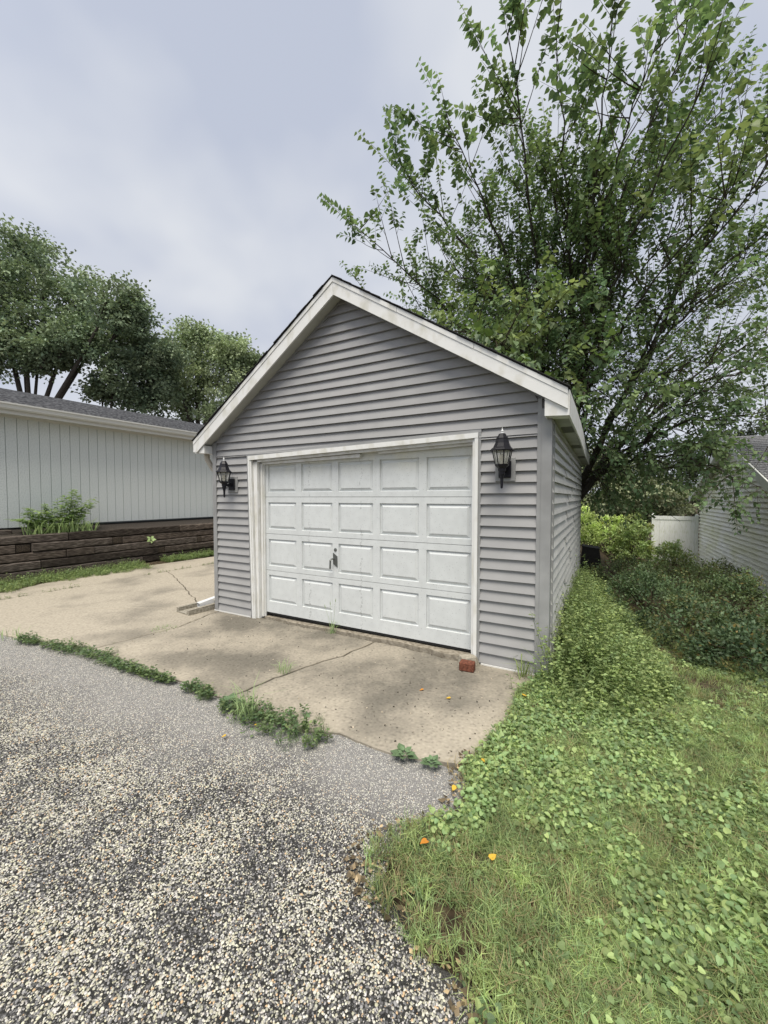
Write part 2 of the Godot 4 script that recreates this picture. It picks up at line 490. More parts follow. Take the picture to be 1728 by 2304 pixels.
func make_slab() -> void:
	var base := Node3D.new()
	base.name = "concrete_pad"
	base.set_meta("kind", "structure")
	add_child(base)
	var A := [Vector2(-2.45, 0.1), Vector2(-2.30, 0.9), Vector2(-2.43, 1.88)]
	var B := [Vector2(0.33, 0.10), Vector2(0.24, 0.645), Vector2(0.08, 1.06), Vector2(-0.14, 1.93)]
	var seam := [Vector2(-6.3, 2.08), Vector2(-5.53, 1.73), Vector2(-3.05, 0.25), Vector2(-2.54, 0.02)]
	var D := [Vector2(-6.3, -1.5), Vector2(-5.7, -1.26), Vector2(-3.06, 0.0), Vector2(-2.54, -0.32)]
	var polys := [
		[A[0], A[1], A[2], Vector2(-1.6, 1.87), Vector2(-0.8, 1.9), B[3], B[2], B[1], B[0], Vector2(-0.36, 0.07), Vector2(-0.78, 0.1), Vector2(-1.2, 0.05), Vector2(-1.67, 0.06), Vector2(-1.8, 0.1)],
		[B[0], B[1], B[2], B[3], Vector2(0.66, 2.0), Vector2(1.05, 1.88), Vector2(1.57, 1.88), Vector2(2.0, 1.76), Vector2(2.07, 1.55), Vector2(2.15, 1.06), Vector2(2.12, 0.6), Vector2(2.3, 0.1), Vector2(1.62, 0.1), Vector2(1.39, 0.15), Vector2(0.8, 0.09)],
		[seam[0], seam[1], seam[2], seam[3], A[0], A[1], A[2], Vector2(-3.4, 2.1), Vector2(-4.2, 2.2), Vector2(-6.3, 2.32)],
		[seam[0], seam[1], seam[2], seam[3], D[3], D[2], D[1], D[0]],
		[D[0], D[1], D[2], D[3], Vector2(-2.54, -9.0), Vector2(-6.3, -9.0)],
		[Vector2(-6.3, 2.32), Vector2(-6.3, 2.08), Vector2(-6.3, -1.5), Vector2(-6.3, -9.0), Vector2(-7.2, -9.0), Vector2(-7.4, -3.4), Vector2(-7.5, -2.0), Vector2(-7.5, -0.73), Vector2(-7.3, 0.47), Vector2(-7.0, 1.28), Vector2(-7.0, 2.35)]]
	var gap := [0.015, 0.015, 0.009, 0.009, 0.009, 0.018]
	for i in polys.size():
		var p := jag(polys[i], 0.035)
		var q := Geometry2D.offset_polygon(p, -gap[i])[0]
		var r := Geometry2D.offset_polygon(p, -gap[i] - 0.008)[0]
		var b := MB.new()
		b.prism(r, 0.0, 0.0, true)
		# worn, rounded arris round the top
		b.prism(q, -0.12, -0.007)
		for k in r.size():
			var c := r[k]; var d := r[(k + 1) % r.size()]
			var e := near_point(q, c); var f := near_point(q, d)
			b.quad(Vector3(c.x, 0, c.y), Vector3(d.x, 0, d.y), Vector3(f.x, -0.007, f.y), Vector3(e.x, -0.007, e.y), Vector3.UP)
		var o := part("concrete_slab", b.done(), M.slab, base)
		o.set_meta("kind", "structure")
	# the broken lip of the garage floor under the door
	var lip := jag([Vector2(-1.68, 0.035), Vector2(-1.2, 0.03), Vector2(-0.78, 0.075), Vector2(-0.36, 0.045), Vector2(0.33, 0.075), Vector2(0.8, 0.07), Vector2(1.2, 0.11), Vector2(1.6, 0.12), Vector2(1.6, -0.4), Vector2(-1.68, -0.4)], 0.03)
	var m := MB.new()
	var ix := Geometry2D.triangulate_polygon(lip)
	var top := func(p: Vector2) -> Vector3: return Vector3(p.x, 0.022 + 0.028 * smoothstep(-1.2, 1.2, p.x) - 0.12 * maxf(0.0, p.y), p.y)
	for i in range(0, ix.size(), 3):
		m.tri(top.call(lip[ix[i]]), top.call(lip[ix[i + 1]]), top.call(lip[ix[i + 2]]), Vector3.UP)
	for i in lip.size():
		var a := lip[i]; var c := lip[(i + 1) % lip.size()]
		var ta: Vector3 = top.call(a); var tc: Vector3 = top.call(c)
		m.quad(ta, tc, Vector3(c.x, -0.1, c.y + 0.01), Vector3(a.x, -0.1, a.y + 0.01), Vector3(0, 0, 1))
	part("garage_floor_lip", m.done(), M.apron, base).set_meta("kind", "structure")

func near_point(poly: PackedVector2Array, p: Vector2) -> Vector2:
	var best := poly[0]
	var bd := 1e9
	for q in poly:
		var d := p.distance_squared_to(q)
		if d < bd: bd = d; best = q
	return best

func drive_tone(x: float, z: float) -> float:
	# 0 = worn grey fine surface by the slab, 1 = open dark binder with pale stones
	var t := smoothstep(2.15, 2.9, z + 0.10 * x + 0.25 * n_soft.get_noise_2d(x * 2.0, z * 2.0))
	return clampf(t * smoothstep(2.6, 1.2, x - (z - 2.3) * 1.2), 0.0, 1.0)

func make_drive() -> void:
	drive_poly = PackedVector2Array()
	for k in 12: drive_poly.append(slab_edge[k] if k < 11 else slab_edge[11])
	drive_poly = PackedVector2Array([Vector2(-14, 2.5)])
	for k in 11: drive_poly.append(slab_edge[k] + Vector2(0, -0.03))
	for k in range(1, lawn_edge.size()): drive_poly.append(lawn_edge[k] + Vector2(0.12, 0))
	drive_poly.append(Vector2(-14, 9))
	# a fine grid of the sheet, cut by the polygon
	var st := SurfaceTool.new()
	st.begin(Mesh.PRIMITIVE_TRIANGLES)
	var g := 0.12
	var z := 1.68
	while z < 9.0:
		var x := -14.0
		while x < 2.9:
			var inside := Geometry2D.is_point_in_polygon(Vector2(x + g / 2, z + g / 2), drive_poly)
			if inside:
				for q in [[0, 0], [1, 0], [0, 1], [1, 0], [1, 1], [0, 1]]:
					var px: float = x + q[0] * g
					var pz: float = z + q[1] * g
					var t := drive_tone(px, pz)
					var c := Vector3(0.38, 0.37, 0.355).lerp(Vector3(0.05, 0.048, 0.046), t)
					st.set_color(Color(c.x, c.y, c.z))
					st.add_vertex(Vector3(px, -0.022, pz))
			x += g
		z += g
	st.generate_normals()
	structure("driveway", st.commit(), M.binder)
	# the stones that stand out of it
	var rock := MB.new()
	rock.smooth(1)
	var r := RandomNumberGenerator.new(); r.seed = 4
	var ring := []
	for k in 6: ring.append(Vector3(cos(TAU * k / 6), r.randf_range(-0.12, 0.12), sin(TAU * k / 6)) * r.randf_range(0.85, 1.1))
	var ring2 := []
	for k in 6: ring2.append(Vector3(cos(TAU * (k + 0.5) / 6) * 0.62, r.randf_range(0.5, 0.64), sin(TAU * (k + 0.5) / 6) * 0.62))
	var tip := Vector3(0.05, 0.78, 0)
	for k in 6:
		var k2 := (k + 1) % 6
		rock.tri(ring[k], ring[k2], ring2[k], (ring[k] + ring2[k]))
		rock.tri(ring[k2], ring2[k2], ring2[k], (ring[k2] + ring2[k]))
		rock.tri(ring2[k], ring2[k2], tip, Vector3(0, 1, 0) + ring2[k])
	var xf := []
	var col := []
	for i in 480000:
		var px := R(-4.6, 2.55)
		var pz := 1.83 + 2.3 * pow(rng.randf(), 0.9)
		if pz > 2.35 - 0.28 * (px + 4.6) + 2.2 and pz > 4.0: continue
		var rel := Vector2(px - 2.753, pz - 4.251)
		var fz := -rel.x * 0.4815 - rel.y * 0.8764
		var fx := rel.x * 0.8764 - rel.y * 0.4815
		if fz < 1.15 or absf(fx) > fz * 1.12: continue
		if not Geometry2D.is_point_in_polygon(Vector2(px, pz), drive_poly): continue
		var t := drive_tone(px, pz)
		var s := R(0.0028, 0.0058) * (0.74 + 0.30 * t)
		if rng.randf() < 0.04: s *= 1.35
		var bs := Basis.from_euler(Vector3(R(-0.4, 0.4), R(0, TAU), R(-0.4, 0.4))) * Basis.from_scale(Vector3(s * R(0.8, 1.3), s * R(0.6, 0.95), s * R(0.8, 1.1)))
		xf.append(Transform3D(bs, Vector3(px, -0.0235 + R(-0.001, 0.0025), pz)))
		var patch := clampf(0.47 + 0.45 * n_soft.get_noise_2d(px * 7.0 + 30.0, pz * 7.0), 0.24, 0.7)
		var c: Vector3
		if rng.randf() < lerpf(0.5, patch, t):
			var w := R(0.24, 0.62)
			c = Vector3(w, w * R(0.94, 0.99), w * R(0.70, 0.92))
			if rng.randf() < 0.07: c = Vector3(0.5, 0.36, 0.22)
			c = c.lerp(Vector3(0.47, 0.46, 0.44), 0.45 * (1.0 - t))
		else:
			var w := R(0.012, 0.11) if rng.randf() < 0.7 else R(0.12, 0.28)
			c = Vector3(w, w * 0.985, w * 0.98).lerp(Vector3(0.24, 0.235, 0.23), 0.5 * (1.0 - t))
		col.append(Color(c.x, c.y, c.z))
	var o := many("driveway_stones", rock.done(), M.pebble, xf, col, self)
	tag(o, "cream and black stones of the coarse driveway surface in front", "gravel")

# ------------------------------------------------------------------ siding
func board(o: Vector3, along: Vector3, out: Vector3, s: Array, y0: float, y1: float, n0 := 0.034, n1 := 0.003) -> ArrayMesh:
	# s: left and right at the bottom, left and right at the top
	var b := MB.new()
	var p := func(a: float, y: float, n: float) -> Vector3: return o + along * a + Vector3(0, y, 0) + out * n
	var j := R(-0.0015, 0.0015)
	n0 += R(-0.0015, 0.0015)
	b.quad(p.call(s[0], y0 + j, n0), p.call(s[1], y0 - j, n0), p.call(s[3], y1, n1), p.call(s[2], y1, n1), out)
	b.quad(p.call(s[0], y0 + j, n0), p.call(s[1], y0 - j, n0), p.call(s[1], y0 - j + 0.001, n1 - 0.002), p.call(s[0], y0 + j + 0.001, n1 - 0.002), Vector3.DOWN)
	b.quad(p.call(s[0], y0 + j, n0), p.call(s[2], y1, n1), p.call(s[2], y1, 0.0), p.call(s[0], y0 + j, 0.0), -along)
	b.quad(p.call(s[1], y0 - j, n0), p.call(s[3], y1, n1), p.call(s[3], y1, 0.0), p.call(s[1], y0 - j, 0.0), along)
	return b.done()

func rake_left(y: float) -> float:   # x of the left roof slope's underside at this height
	return -0.111 - (4.225 - y) / 0.678
func rake_right(y: float) -> float:
	return -0.111 + (4.225 - y) / 0.6295

func make_garage() -> void:
	var g := thing("garage", "grey clapboard gable garage with a white panelled overhead door", "garage")
	var Z := 0.1
	# walls (sheathing) behind the siding
	var b := MB.new()
	b.box(Vector3(-2.51, 0.0, -0.02), Vector3(-1.79, 2.35, Z))
	b.box(Vector3(1.63, 0.0, -0.02), Vector3(2.305, 2.42, Z))
	b.face_prism([Vector2(-2.51, 2.35), Vector2(1.63, 2.43), Vector2(2.305, 2.42), Vector2(2.305, 2.7), Vector2(-0.111, 4.22), Vector2(-2.51, 2.6)], -0.02, Z)
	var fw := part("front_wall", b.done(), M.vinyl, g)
	var k := 0
	while true:
		var y0 := 0.0184 + k * LAP
		if y0 > 4.2: break
		var y1 := minf(y0 + LAP + 0.002, 4.24)
		k += 1
		var xl := -2.445
		var xr := 2.19
		var lb := maxf(xl, rake_left(y0)); var rb := minf(xr, rake_right(y0))
		var lt := maxf(xl, rake_left(y1)); var rt := minf(xr, rake_right(y1))
		var org := Vector3(0, 0, Z)
		if y0 < 2.30:
			var lean := 0.05 * (1.0 - y0 / 2.3)
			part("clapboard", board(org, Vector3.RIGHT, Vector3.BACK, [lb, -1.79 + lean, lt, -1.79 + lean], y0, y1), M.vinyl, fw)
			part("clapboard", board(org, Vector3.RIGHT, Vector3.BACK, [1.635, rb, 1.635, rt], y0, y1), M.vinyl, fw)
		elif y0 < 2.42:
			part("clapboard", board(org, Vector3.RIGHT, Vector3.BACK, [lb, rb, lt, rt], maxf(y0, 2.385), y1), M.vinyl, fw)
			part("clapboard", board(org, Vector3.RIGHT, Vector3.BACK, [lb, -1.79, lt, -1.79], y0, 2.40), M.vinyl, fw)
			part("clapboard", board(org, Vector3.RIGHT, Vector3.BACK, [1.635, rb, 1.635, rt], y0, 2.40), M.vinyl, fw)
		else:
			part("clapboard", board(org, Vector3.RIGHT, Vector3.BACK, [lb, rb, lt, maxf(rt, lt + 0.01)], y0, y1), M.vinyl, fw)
	# right wall
	b = MB.new()
	b.box(Vector3(2.2, 0.0, -5.9), Vector3(2.297, 2.62, -0.021))
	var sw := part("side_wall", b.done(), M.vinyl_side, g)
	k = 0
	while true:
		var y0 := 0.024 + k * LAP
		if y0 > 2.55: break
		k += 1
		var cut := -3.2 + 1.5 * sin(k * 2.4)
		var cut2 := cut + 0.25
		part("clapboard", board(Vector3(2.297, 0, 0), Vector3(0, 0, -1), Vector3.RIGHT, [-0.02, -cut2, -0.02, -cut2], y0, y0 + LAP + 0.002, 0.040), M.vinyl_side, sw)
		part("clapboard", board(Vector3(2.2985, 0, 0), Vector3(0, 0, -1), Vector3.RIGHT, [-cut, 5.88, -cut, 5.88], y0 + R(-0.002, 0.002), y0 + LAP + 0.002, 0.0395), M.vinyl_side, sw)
	b = MB.new()
	b.box(Vector3(-2.51, 0, -5.9), Vector3(-2.41, 2.6, -0.021))
	part("side_wall", b.done(), M.vinyl_side, g)
	b = MB.new()
	b.face_prism([Vector2(-2.409, 0), Vector2(2.199, 0), Vector2(2.199, 2.75), Vector2(-0.111, 4.2), Vector2(-2.409, 2.6)], -5.9, -5.8)
	part("rear_wall", b.done(), M.vinyl_side, g)
	# corner posts
	b = MB.new()
	b.box(Vector3(2.191, 0.03, 0.0), Vector3(2.228, 2.72, 0.136)); b.box(Vector3(2.229, 0.03, 0.02), Vector3(2.322, 2.62, 0.141)); b.box(Vector3(2.306, 0.03, -0.03), Vector3(2.336, 2.6, 0.019))
	part("corner_post", b.done(), M.post, g)
	b = MB.new()
	b.box(Vector3(-2.522, 0.02, 0.0), Vector3(-2.446, 2.60, 0.138))
	part("corner_post", b.done(), M.post, g)
	b = MB.new()
	b.box(Vector3(2.26, 0.03, -5.93), Vector3(2.325, 2.55, -5.85))
	part("corner_post", b.done(), M.post, g)
	# starter strip and sill flashing
	b = MB.new()
	b.box(Vector3(-2.53, 0.0, 0.101), Vector3(-1.74, 0.016, 0.14))
	part("sill_strip", b.done(), M.caulk, g)
	b = MB.new()
	b.box(Vector3(1.66, 0.0, 0.101), Vector3(2.2, 0.014, 0.145))
	part("sill_strip", b.done(), M.caulk, g)

	# roof: two slopes, rakes, returns, fascia, soffits
	var ap := Vector2(-0.117, 4.392)
	var el := Vector2(-2.748, 2.616)
	var er := Vector2(2.468, 2.745)
	for s in [[el, Vector2(-0.111, 4.187), Vector2(-2.668, 2.453), -1.0], [er, Vector2(-0.111, 4.187), Vector2(2.464, 2.566), 1.0]]:
		var e: Vector2 = s[0]
		var ib: Vector2 = s[1]
		var eb: Vector2 = s[2]
		var sd: float = s[3]
		b = MB.new()
		var mid := 0.052
		b.face_prism([ap + Vector2(0.001 * sd, -mid), e + Vector2(0, -mid * 0.9), Vector2(e.x, eb.y), eb, ib + Vector2(0.001 * sd, 0)], 0.278, 0.300)
		part("rake_board", b.done(), M.trim, g)
		b = MB.new()
		var n := 3
		for q in n:
			var t0 := q / float(n)
			var t1 := (q + 1) / float(n) - 0.0012
			var pa := ap.lerp(e, t0) + Vector2(0.001 * sd, 0)
			var pb := ap.lerp(e, t1)
			b.face_prism([pa, pb, pb + Vector2(0, -mid), pa + Vector2(0, -mid)], 0.276, 0.309 - q * 0.0015)
		part("rake_trim", b.done(), M.trim, g)
		# shingled slope: layers of shingle over a deck
		b = MB.new()
		b.hexa([Vector3(ap.x, ap.y + 0.001, -6.2), Vector3(e.x, e.y + 0.001, -6.2), Vector3(e.x, e.y + 0.001, 0.30), Vector3(ap.x, ap.y + 0.001, 0.30),
			Vector3(ap.x, ap.y + 0.016, -6.2), Vector3(e.x, e.y + 0.016, -6.2), Vector3(e.x, e.y + 0.016, 0.30), Vector3(ap.x, ap.y + 0.016, 0.30)])
		var rp := part("roof", b.done(), M.shingle_dark, g)
		var rows := 20
		for q in rows:
			var t0 := q / float(rows)
			var t1 := (q + 1.12) / float(rows)
			var pa := ap.lerp(e, t0)
			var pb := ap.lerp(e, t1)
			b = MB.new()
			var zf := 0.322 + R(-0.006, 0.01)
			b.hexa([Vector3(pa.x, pa.y + 0.017, -6.23), Vector3(pb.x, pb.y + 0.018, -6.23), Vector3(pb.x, pb.y + 0.018, zf), Vector3(pa.x, pa.y + 0.017, zf),
				Vector3(pa.x, pa.y + 0.021, -6.23), Vector3(pb.x, pb.y + 0.028, -6.23), Vector3(pb.x, pb.y + 0.028, zf), Vector3(pa.x, pa.y + 0.021, zf)])
			part("shingle_course", b.done(), M.shingle_dark, rp)
		# soffit under the rake overhang
		b = MB.new()
		b.face_prism([ib + Vector2(0.001 * sd, 0.03), Vector2(eb.x, eb.y + 0.03), Vector2(eb.x, eb.y + 0.045), ib + Vector2(0.001 * sd, 0.045)], Z + 0.002, 0.277)
		part("rake_soffit", b.done(), M.soffit, g)
		b = MB.new()
		b.face_prism([ib + Vector2(0.001 * sd, -0.005), Vector2(eb.x * 0.93, lerpf(ib.y, eb.y, 0.93)), Vector2(eb.x * 0.93, lerpf(ib.y, eb.y, 0.93) + 0.03), ib + Vector2(0.001 * sd, 0.028)], Z + 0.002, Z + 0.022)
		part("gable_channel", b.done(), M.post, g)
	# right eave
	b = MB.new()
	b.face_prism([Vector2(2.27, 2.52), Vector2(2.462, 2.508), Vector2(2.462, 2.566), Vector2(2.27, 2.685)], 0.102, 0.277)
	part("eave_return", b.done(), M.trim, g)
	b = MB.new()
	b.face_prism([Vector2(-2.66, 2.438), Vector2(-2.524, 2.428), Vector2(-2.524, 2.545), Vector2(-2.66, 2.456)], 0.05, 0.277)
	part("eave_return", b.done(), M.trim, g)
	b = MB.new()
	for q in 8:
		var z0 := 0.276 - q * 0.81
		var z1 := z0 - 0.81
		var s0 := 0.018 * sin(q * 0.75)
		var s1 := 0.018 * sin((q + 1) * 0.75)
		b.hexa([Vector3(2.462 + s0, 2.508 - s0, z0), Vector3(2.48 + s0, 2.508 - s0, z0), Vector3(2.48 + s1, 2.508 - s1, z1), Vector3(2.462 + s1, 2.508 - s1, z1),
			Vector3(2.462 + s0, 2.735 - s0, z0), Vector3(2.48 + s0, 2.735 - s0, z0), Vector3(2.48 + s1, 2.735 - s1, z1), Vector3(2.462 + s1, 2.735 - s1, z1)])
	part("fascia_board", b.done(), M.trim, g)
	b = MB.new()
	b.box(Vector3(2.30, 2.522, -6.2), Vector3(2.461, 2.534, 0.10))
	var sof := part("eave_soffit", b.done(), M.soffit, g)
	for z in [-0.66, -2.36, -4.14]:
		b = MB.new()
		b.box(Vector3(2.345, 2.515, z - 0.2), Vector3(2.455, 2.5215, z - 0.19)); b.box(Vector3(2.345, 2.515, z + 0.19), Vector3(2.455, 2.5215, z + 0.2))
		b.box(Vector3(2.345, 2.515, z - 0.189), Vector3(2.344, 2.5215, z + 0.189)); b.box(Vector3(2.446, 2.515, z - 0.189), Vector3(2.455, 2.5215, z + 0.189))
		for q in 9:
			var zz: float = z - 0.17 + q * 0.042
			b.box(Vector3(2.345, 2.516, zz), Vector3(2.445, 2.5205, zz + 0.02))
		part("soffit_vent", b.done(), mat(lin(0.2, 0.2, 0.18), 0.7), sof)
	b = MB.new()
	b.box(Vector3(-2.66, 2.45, -6.2), Vector3(-2.51, 2.462, 0.04))
	part("eave_soffit", b.done(), M.soffit, g)
	# gutter and downspout on the left eave
	b = MB.new()
	b.face_prism([Vector2(-2.69, 2.445), Vector2(-2.755, 2.445), Vector2(-2.775, 2.475), Vector2(-2.785, 2.55), Vector2(-2.795, 2.565), Vector2(-2.783, 2.565), Vector2(-2.772, 2.55), Vector2(-2.762, 2.478), Vector2(-2.75, 2.455), Vector2(-2.69, 2.455)], -6.15, 0.245)
	b.face_prism([Vector2(-2.69, 2.44), Vector2(-2.757, 2.43), Vector2(-2.79, 2.47), Vector2(-2.80, 2.57), Vector2(-2.69, 2.575)], 0.246, 0.252)
	part("gutter", b.done(), M.gutter, g)
	b = MB.new()
	b.tube([Vector3(-2.70, 2.45, 0.10), Vector3(-2.69, 2.36, 0.10), Vector3(-2.64, 2.24, 0.06), Vector3(-2.575, 2.12, 0.0), Vector3(-2.57, 1.9, -0.02), Vector3(-2.57, 0.22, -0.02), Vector3(-2.58, 0.14, 0.0), Vector3(-2.60, 0.10, 0.06)], [0.042, 0.042, 0.042, 0.042, 0.042, 0.042, 0.042, 0.042], 8)
	part("downspout", b.done(), mat(lin(0.56, 0.52, 0.44), 0.45), g)
	b = MB.new()
	var p0 := Vector3(-2.63, 0.16, -0.12)
	var p1 := Vector3(-2.735, 0.085, 0.27)
	var ax := Vector3(0.05, 0, 0.013)
	var hh := Vector3(0, 0.035, 0.006)
	for q in [[ax, hh], [-ax, hh], [hh, ax], [-hh, ax]]:
		var c0: Vector3 = p0 + q[0]
		var c1: Vector3 = p1 + q[0]
		b.quad(c0 - q[1], c0 + q[1], c1 + q[1], c1 - q[1], q[0])
		var d0: Vector3 = p0 + q[0] * 0.93
		var d1: Vector3 = p1 + q[0] * 0.93
		b.quad(d0 - q[1], d0 + q[1], d1 + q[1], d1 - q[1], -q[0])
	part("downspout_outlet", b.done(), M.aluminium, g)
	b = MB.new()
	var dk := p1.lerp(p0, 0.08)
	b.quad(dk + ax * 0.92 + hh * 0.92, dk + ax * 0.92 - hh * 0.92, dk - ax * 0.92 - hh * 0.92, dk - ax * 0.92 + hh * 0.92, Vector3(0, 0, 1))
	part("outlet_opening", b.done(), M.dark, g)

	# door casing, jambs, head
	b = MB.new()
	b.hexa([Vector3(-1.735, 0.0, 0.1), Vector3(-1.70, 0.0, 0.1), Vector3(-1.70, 0.0, 0.13), Vector3(-1.735, 0.0, 0.13), Vector3(-1.79, 2.36, 0.1), Vector3(-1.755, 2.36, 0.1), Vector3(-1.755, 2.36, 0.13), Vector3(-1.79, 2.36, 0.13)])
	b.hexa([Vector3(-1.79, 2.36, 0.1), Vector3(1.64, 2.44, 0.1), Vector3(1.64, 2.44, 0.13), Vector3(-1.79, 2.36, 0.13), Vector3(-1.79, 2.395, 0.1), Vector3(1.64, 2.475, 0.1), Vector3(1.64, 2.475, 0.13), Vector3(-1.79, 2.395, 0.13)])
	b.box(Vector3(1.612, 0.0, 0.1), Vector3(1.64, 2.438, 0.13))
	part("casing_channel", b.done(), M.post, g)
	b = MB.new()
	for q in [[0.0, 0.032, 0.145], [0.033, 0.055, 0.136]]:
		b.hexa([Vector3(-1.70 + q[0], 0.0, 0.02), Vector3(-1.70 + q[1], 0.0, 0.02), Vector3(-1.70 + q[1], 0.0, q[2]), Vector3(-1.70 + q[0], 0.0, q[2]), Vector3(-1.755 + q[0], 2.3, 0.02), Vector3(-1.755 + q[1], 2.3, 0.02), Vector3(-1.755 + q[1], 2.3, q[2]), Vector3(-1.755 + q[0], 2.3, q[2])])
	part("door_casing", b.done(), M.trim, g)
	b = MB.new()
	b.box(Vector3(1.575, 0.0, 0.02), Vector3(1.611, 2.40, 0.142)); b.box(Vector3(1.548, 0.05, 0.022), Vector3(1.574, 2.37, 0.12))
	part("door_casing", b.done(), M.trim, g)
	b = MB.new()
	b.hexa([Vector3(-1.64, 0.0, -0.06), Vector3(-1.602, 0.0, -0.06), Vector3(-1.602, 0.0, 0.10), Vector3(-1.64, 0.0, 0.10), Vector3(-1.695, 2.30, -0.06), Vector3(-1.615, 2.30, -0.06), Vector3(-1.615, 2.30, 0.10), Vector3(-1.695, 2.30, 0.10)])
	b.box(Vector3(-1.60, 0.02, 0.004), Vector3(-1.565, 2.28, 0.05)); b.box(Vector3(-1.564, 0.02, 0.004), Vector3(-1.55, 2.27, 0.03))
	part("door_jamb", b.done(), M.trim, g)
	b = MB.new()
	b.box(Vector3(1.53, 0.06, 0.004), Vector3(1.547, 2.37, 0.03))
	part("door_jamb", b.done(), M.trim, g)
	b = MB.new()
	b.hexa([Vector3(-1.755, 2.30, 0.02), Vector3(1.611, 2.385, 0.02), Vector3(1.611, 2.385, 0.145), Vector3(-1.755, 2.30, 0.145), Vector3(-1.755, 2.358, 0.02), Vector3(1.611, 2.438, 0.02), Vector3(1.611, 2.438, 0.145), Vector3(-1.755, 2.358, 0.145)])
	b.hexa([Vector3(-1.69, 2.268, -0.06), Vector3(1.574, 2.352, -0.06), Vector3(1.574, 2.352, 0.10), Vector3(-1.69, 2.268, 0.10), Vector3(-1.69, 2.299, -0.06), Vector3(1.574, 2.384, -0.06), Vector3(1.574, 2.384, 0.10), Vector3(-1.69, 2.299, 0.10)])
	part("door_head", b.done(), M.trim, g)
	b = MB.new()
	b.hexa([Vector3(-1.6, 2.238, 0.004), Vector3(0.1, 2.262, 0.004), Vector3(0.1, 2.262, 0.05), Vector3(-1.6, 2.238, 0.05), Vector3(-1.6, 2.267, 0.004), Vector3(0.1, 2.306, 0.004), Vector3(0.1, 2.306, 0.05), Vector3(-1.6, 2.267, 0.05)])
	b.hexa([Vector3(0.36, 2.292, 0.004), Vector3(1.547, 2.325, 0.004), Vector3(1.547, 2.325, 0.05), Vector3(0.36, 2.292, 0.05), Vector3(0.36, 2.318, 0.004), Vector3(1.547, 2.35, 0.004), Vector3(1.547, 2.35, 0.05), Vector3(0.36, 2.318, 0.05)])
	part("door_stop", b.done(), M.trim, g)

	# overhead door: four sections, twenty pressed panels
	b = MB.new()
	b.box(Vector3(-1.56, 0.085, -0.06), Vector3(1.56, 2.36, -0.045))
	var door := part("garage_door", b.done(), M.dark, g)
	var P := 0.6197
	var PW := 0.5234
	var joints := [2.37, 1.77, 1.2366, 0.7032, 0.0803]
	for r in 4:
		var yt: float = joints[r] - 0.0025
		var yb: float = joints[r + 1] + 0.0025
		var pt: float = joints[r + 1] + 0.5334 - 0.078
		var pb := pt - 0.388
		if r == 3: pt = 0.7032 - 0.070; pb = pt - 0.388
		b = MB.new()
		b.box(Vector3(-1.56, pt, -0.04), Vector3(1.56, yt, 0.0))
		b.box(Vector3(-1.56, yb, -0.04), Vector3(1.56, pb, 0.0))
		for q in 6:
			var xa := -1.56 if q == 0 else (q - 3) * P + PW / 2
			var xb := 1.56 if q == 5 else (q - 2) * P - PW / 2
			b.box(Vector3(xa, pb, -0.04), Vector3(xb, pt, 0.0))
		part("door_section", b.done(), M.door, door)
		for q in 5:
			b = MB.new()
			var cx := (q - 2) * P
			var rings := [[0.0, 0.0], [0.005, -0.020], [0.013, -0.020], [0.046, -0.002]]
			for w in 3:
				var ia: float = rings[w][0]; var za: float = rings[w][1]
				var ib2: float = rings[w + 1][0]; var zb: float = rings[w + 1][1]
				var A := panel_ring(cx, PW, pb, pt, ia, za)
				var B := panel_ring(cx, PW, pb, pt, ib2, zb)
				for e in 4:
					b.quad(A[e], A[(e + 1) % 4], B[(e + 1) % 4], B[e], Vector3(0, 0, 1) + (Vector3(cx, (pb + pt) / 2, 0) - (A[e] + A[(e + 1) % 4]) / 2) * 0.01)
			var C := panel_ring(cx, PW, pb, pt, 0.046, -0.002)
			b.quad(C[0], C[1], C[2], C[3], Vector3(0, 0, 1))
			part("raised_panel", b.done(), M.door, door)
	b = MB.new()
	b.box(Vector3(-1.55, 0.055, -0.035), Vector3(1.55, 0.079, -0.005))
	part("bottom_seal", b.done(), M.dark, door)
	# handle and lock
	b = MB.new()
	var hx := -0.31
	b.face_prism([Vector2(hx - 0.035, 1.035), Vector2(hx + 0.033, 0.99), Vector2(hx + 0.035, 0.845), Vector2(hx - 0.033, 0.89)], 0.002, 0.009)
	b.tube([Vector3(hx - 0.02, 0.955, 0.004), Vector3(hx - 0.03, 0.955, 0.05), Vector3(hx - 0.04, 0.94, 0.06), Vector3(hx - 0.045, 0.83, 0.06)], [0.009, 0.01, 0.013, 0.012], 6, true)
	part("door_handle", b.done(), M.grey_metal, door)
	b = MB.new()
	for q in 12:
		var a0 := TAU * q / 12
		var a1 := TAU * (q + 1) / 12
		var c := Vector3(hx - 0.0, 1.075, 0)
		for w in [[0.024, 0.001, 0.021, 0.009], [0.021, 0.009, 0.0, 0.012]]:
			b.quad(c + Vector3(cos(a0) * w[0], sin(a0) * w[0], w[1]), c + Vector3(cos(a1) * w[0], sin(a1) * w[0], w[1]), c + Vector3(cos(a1) * w[2], sin(a1) * w[2], w[3]), c + Vector3(cos(a0) * w[2], sin(a0) * w[2], w[3]), Vector3(cos(a0) * 0.3, sin(a0) * 0.3, 1))
	part("lock_cylinder", b.done(), M.grey_metal, door)

func panel_ring(cx: float, w: float, pb: float, pt: float, i: float, z: float) -> Array:
	return [Vector3(cx - w / 2 + i, pb + i, z), Vector3(cx + w / 2 - i, pb + i, z), Vector3(cx + w / 2 - i, pt - i, z), Vector3(cx - w / 2 + i, pt - i, z)]

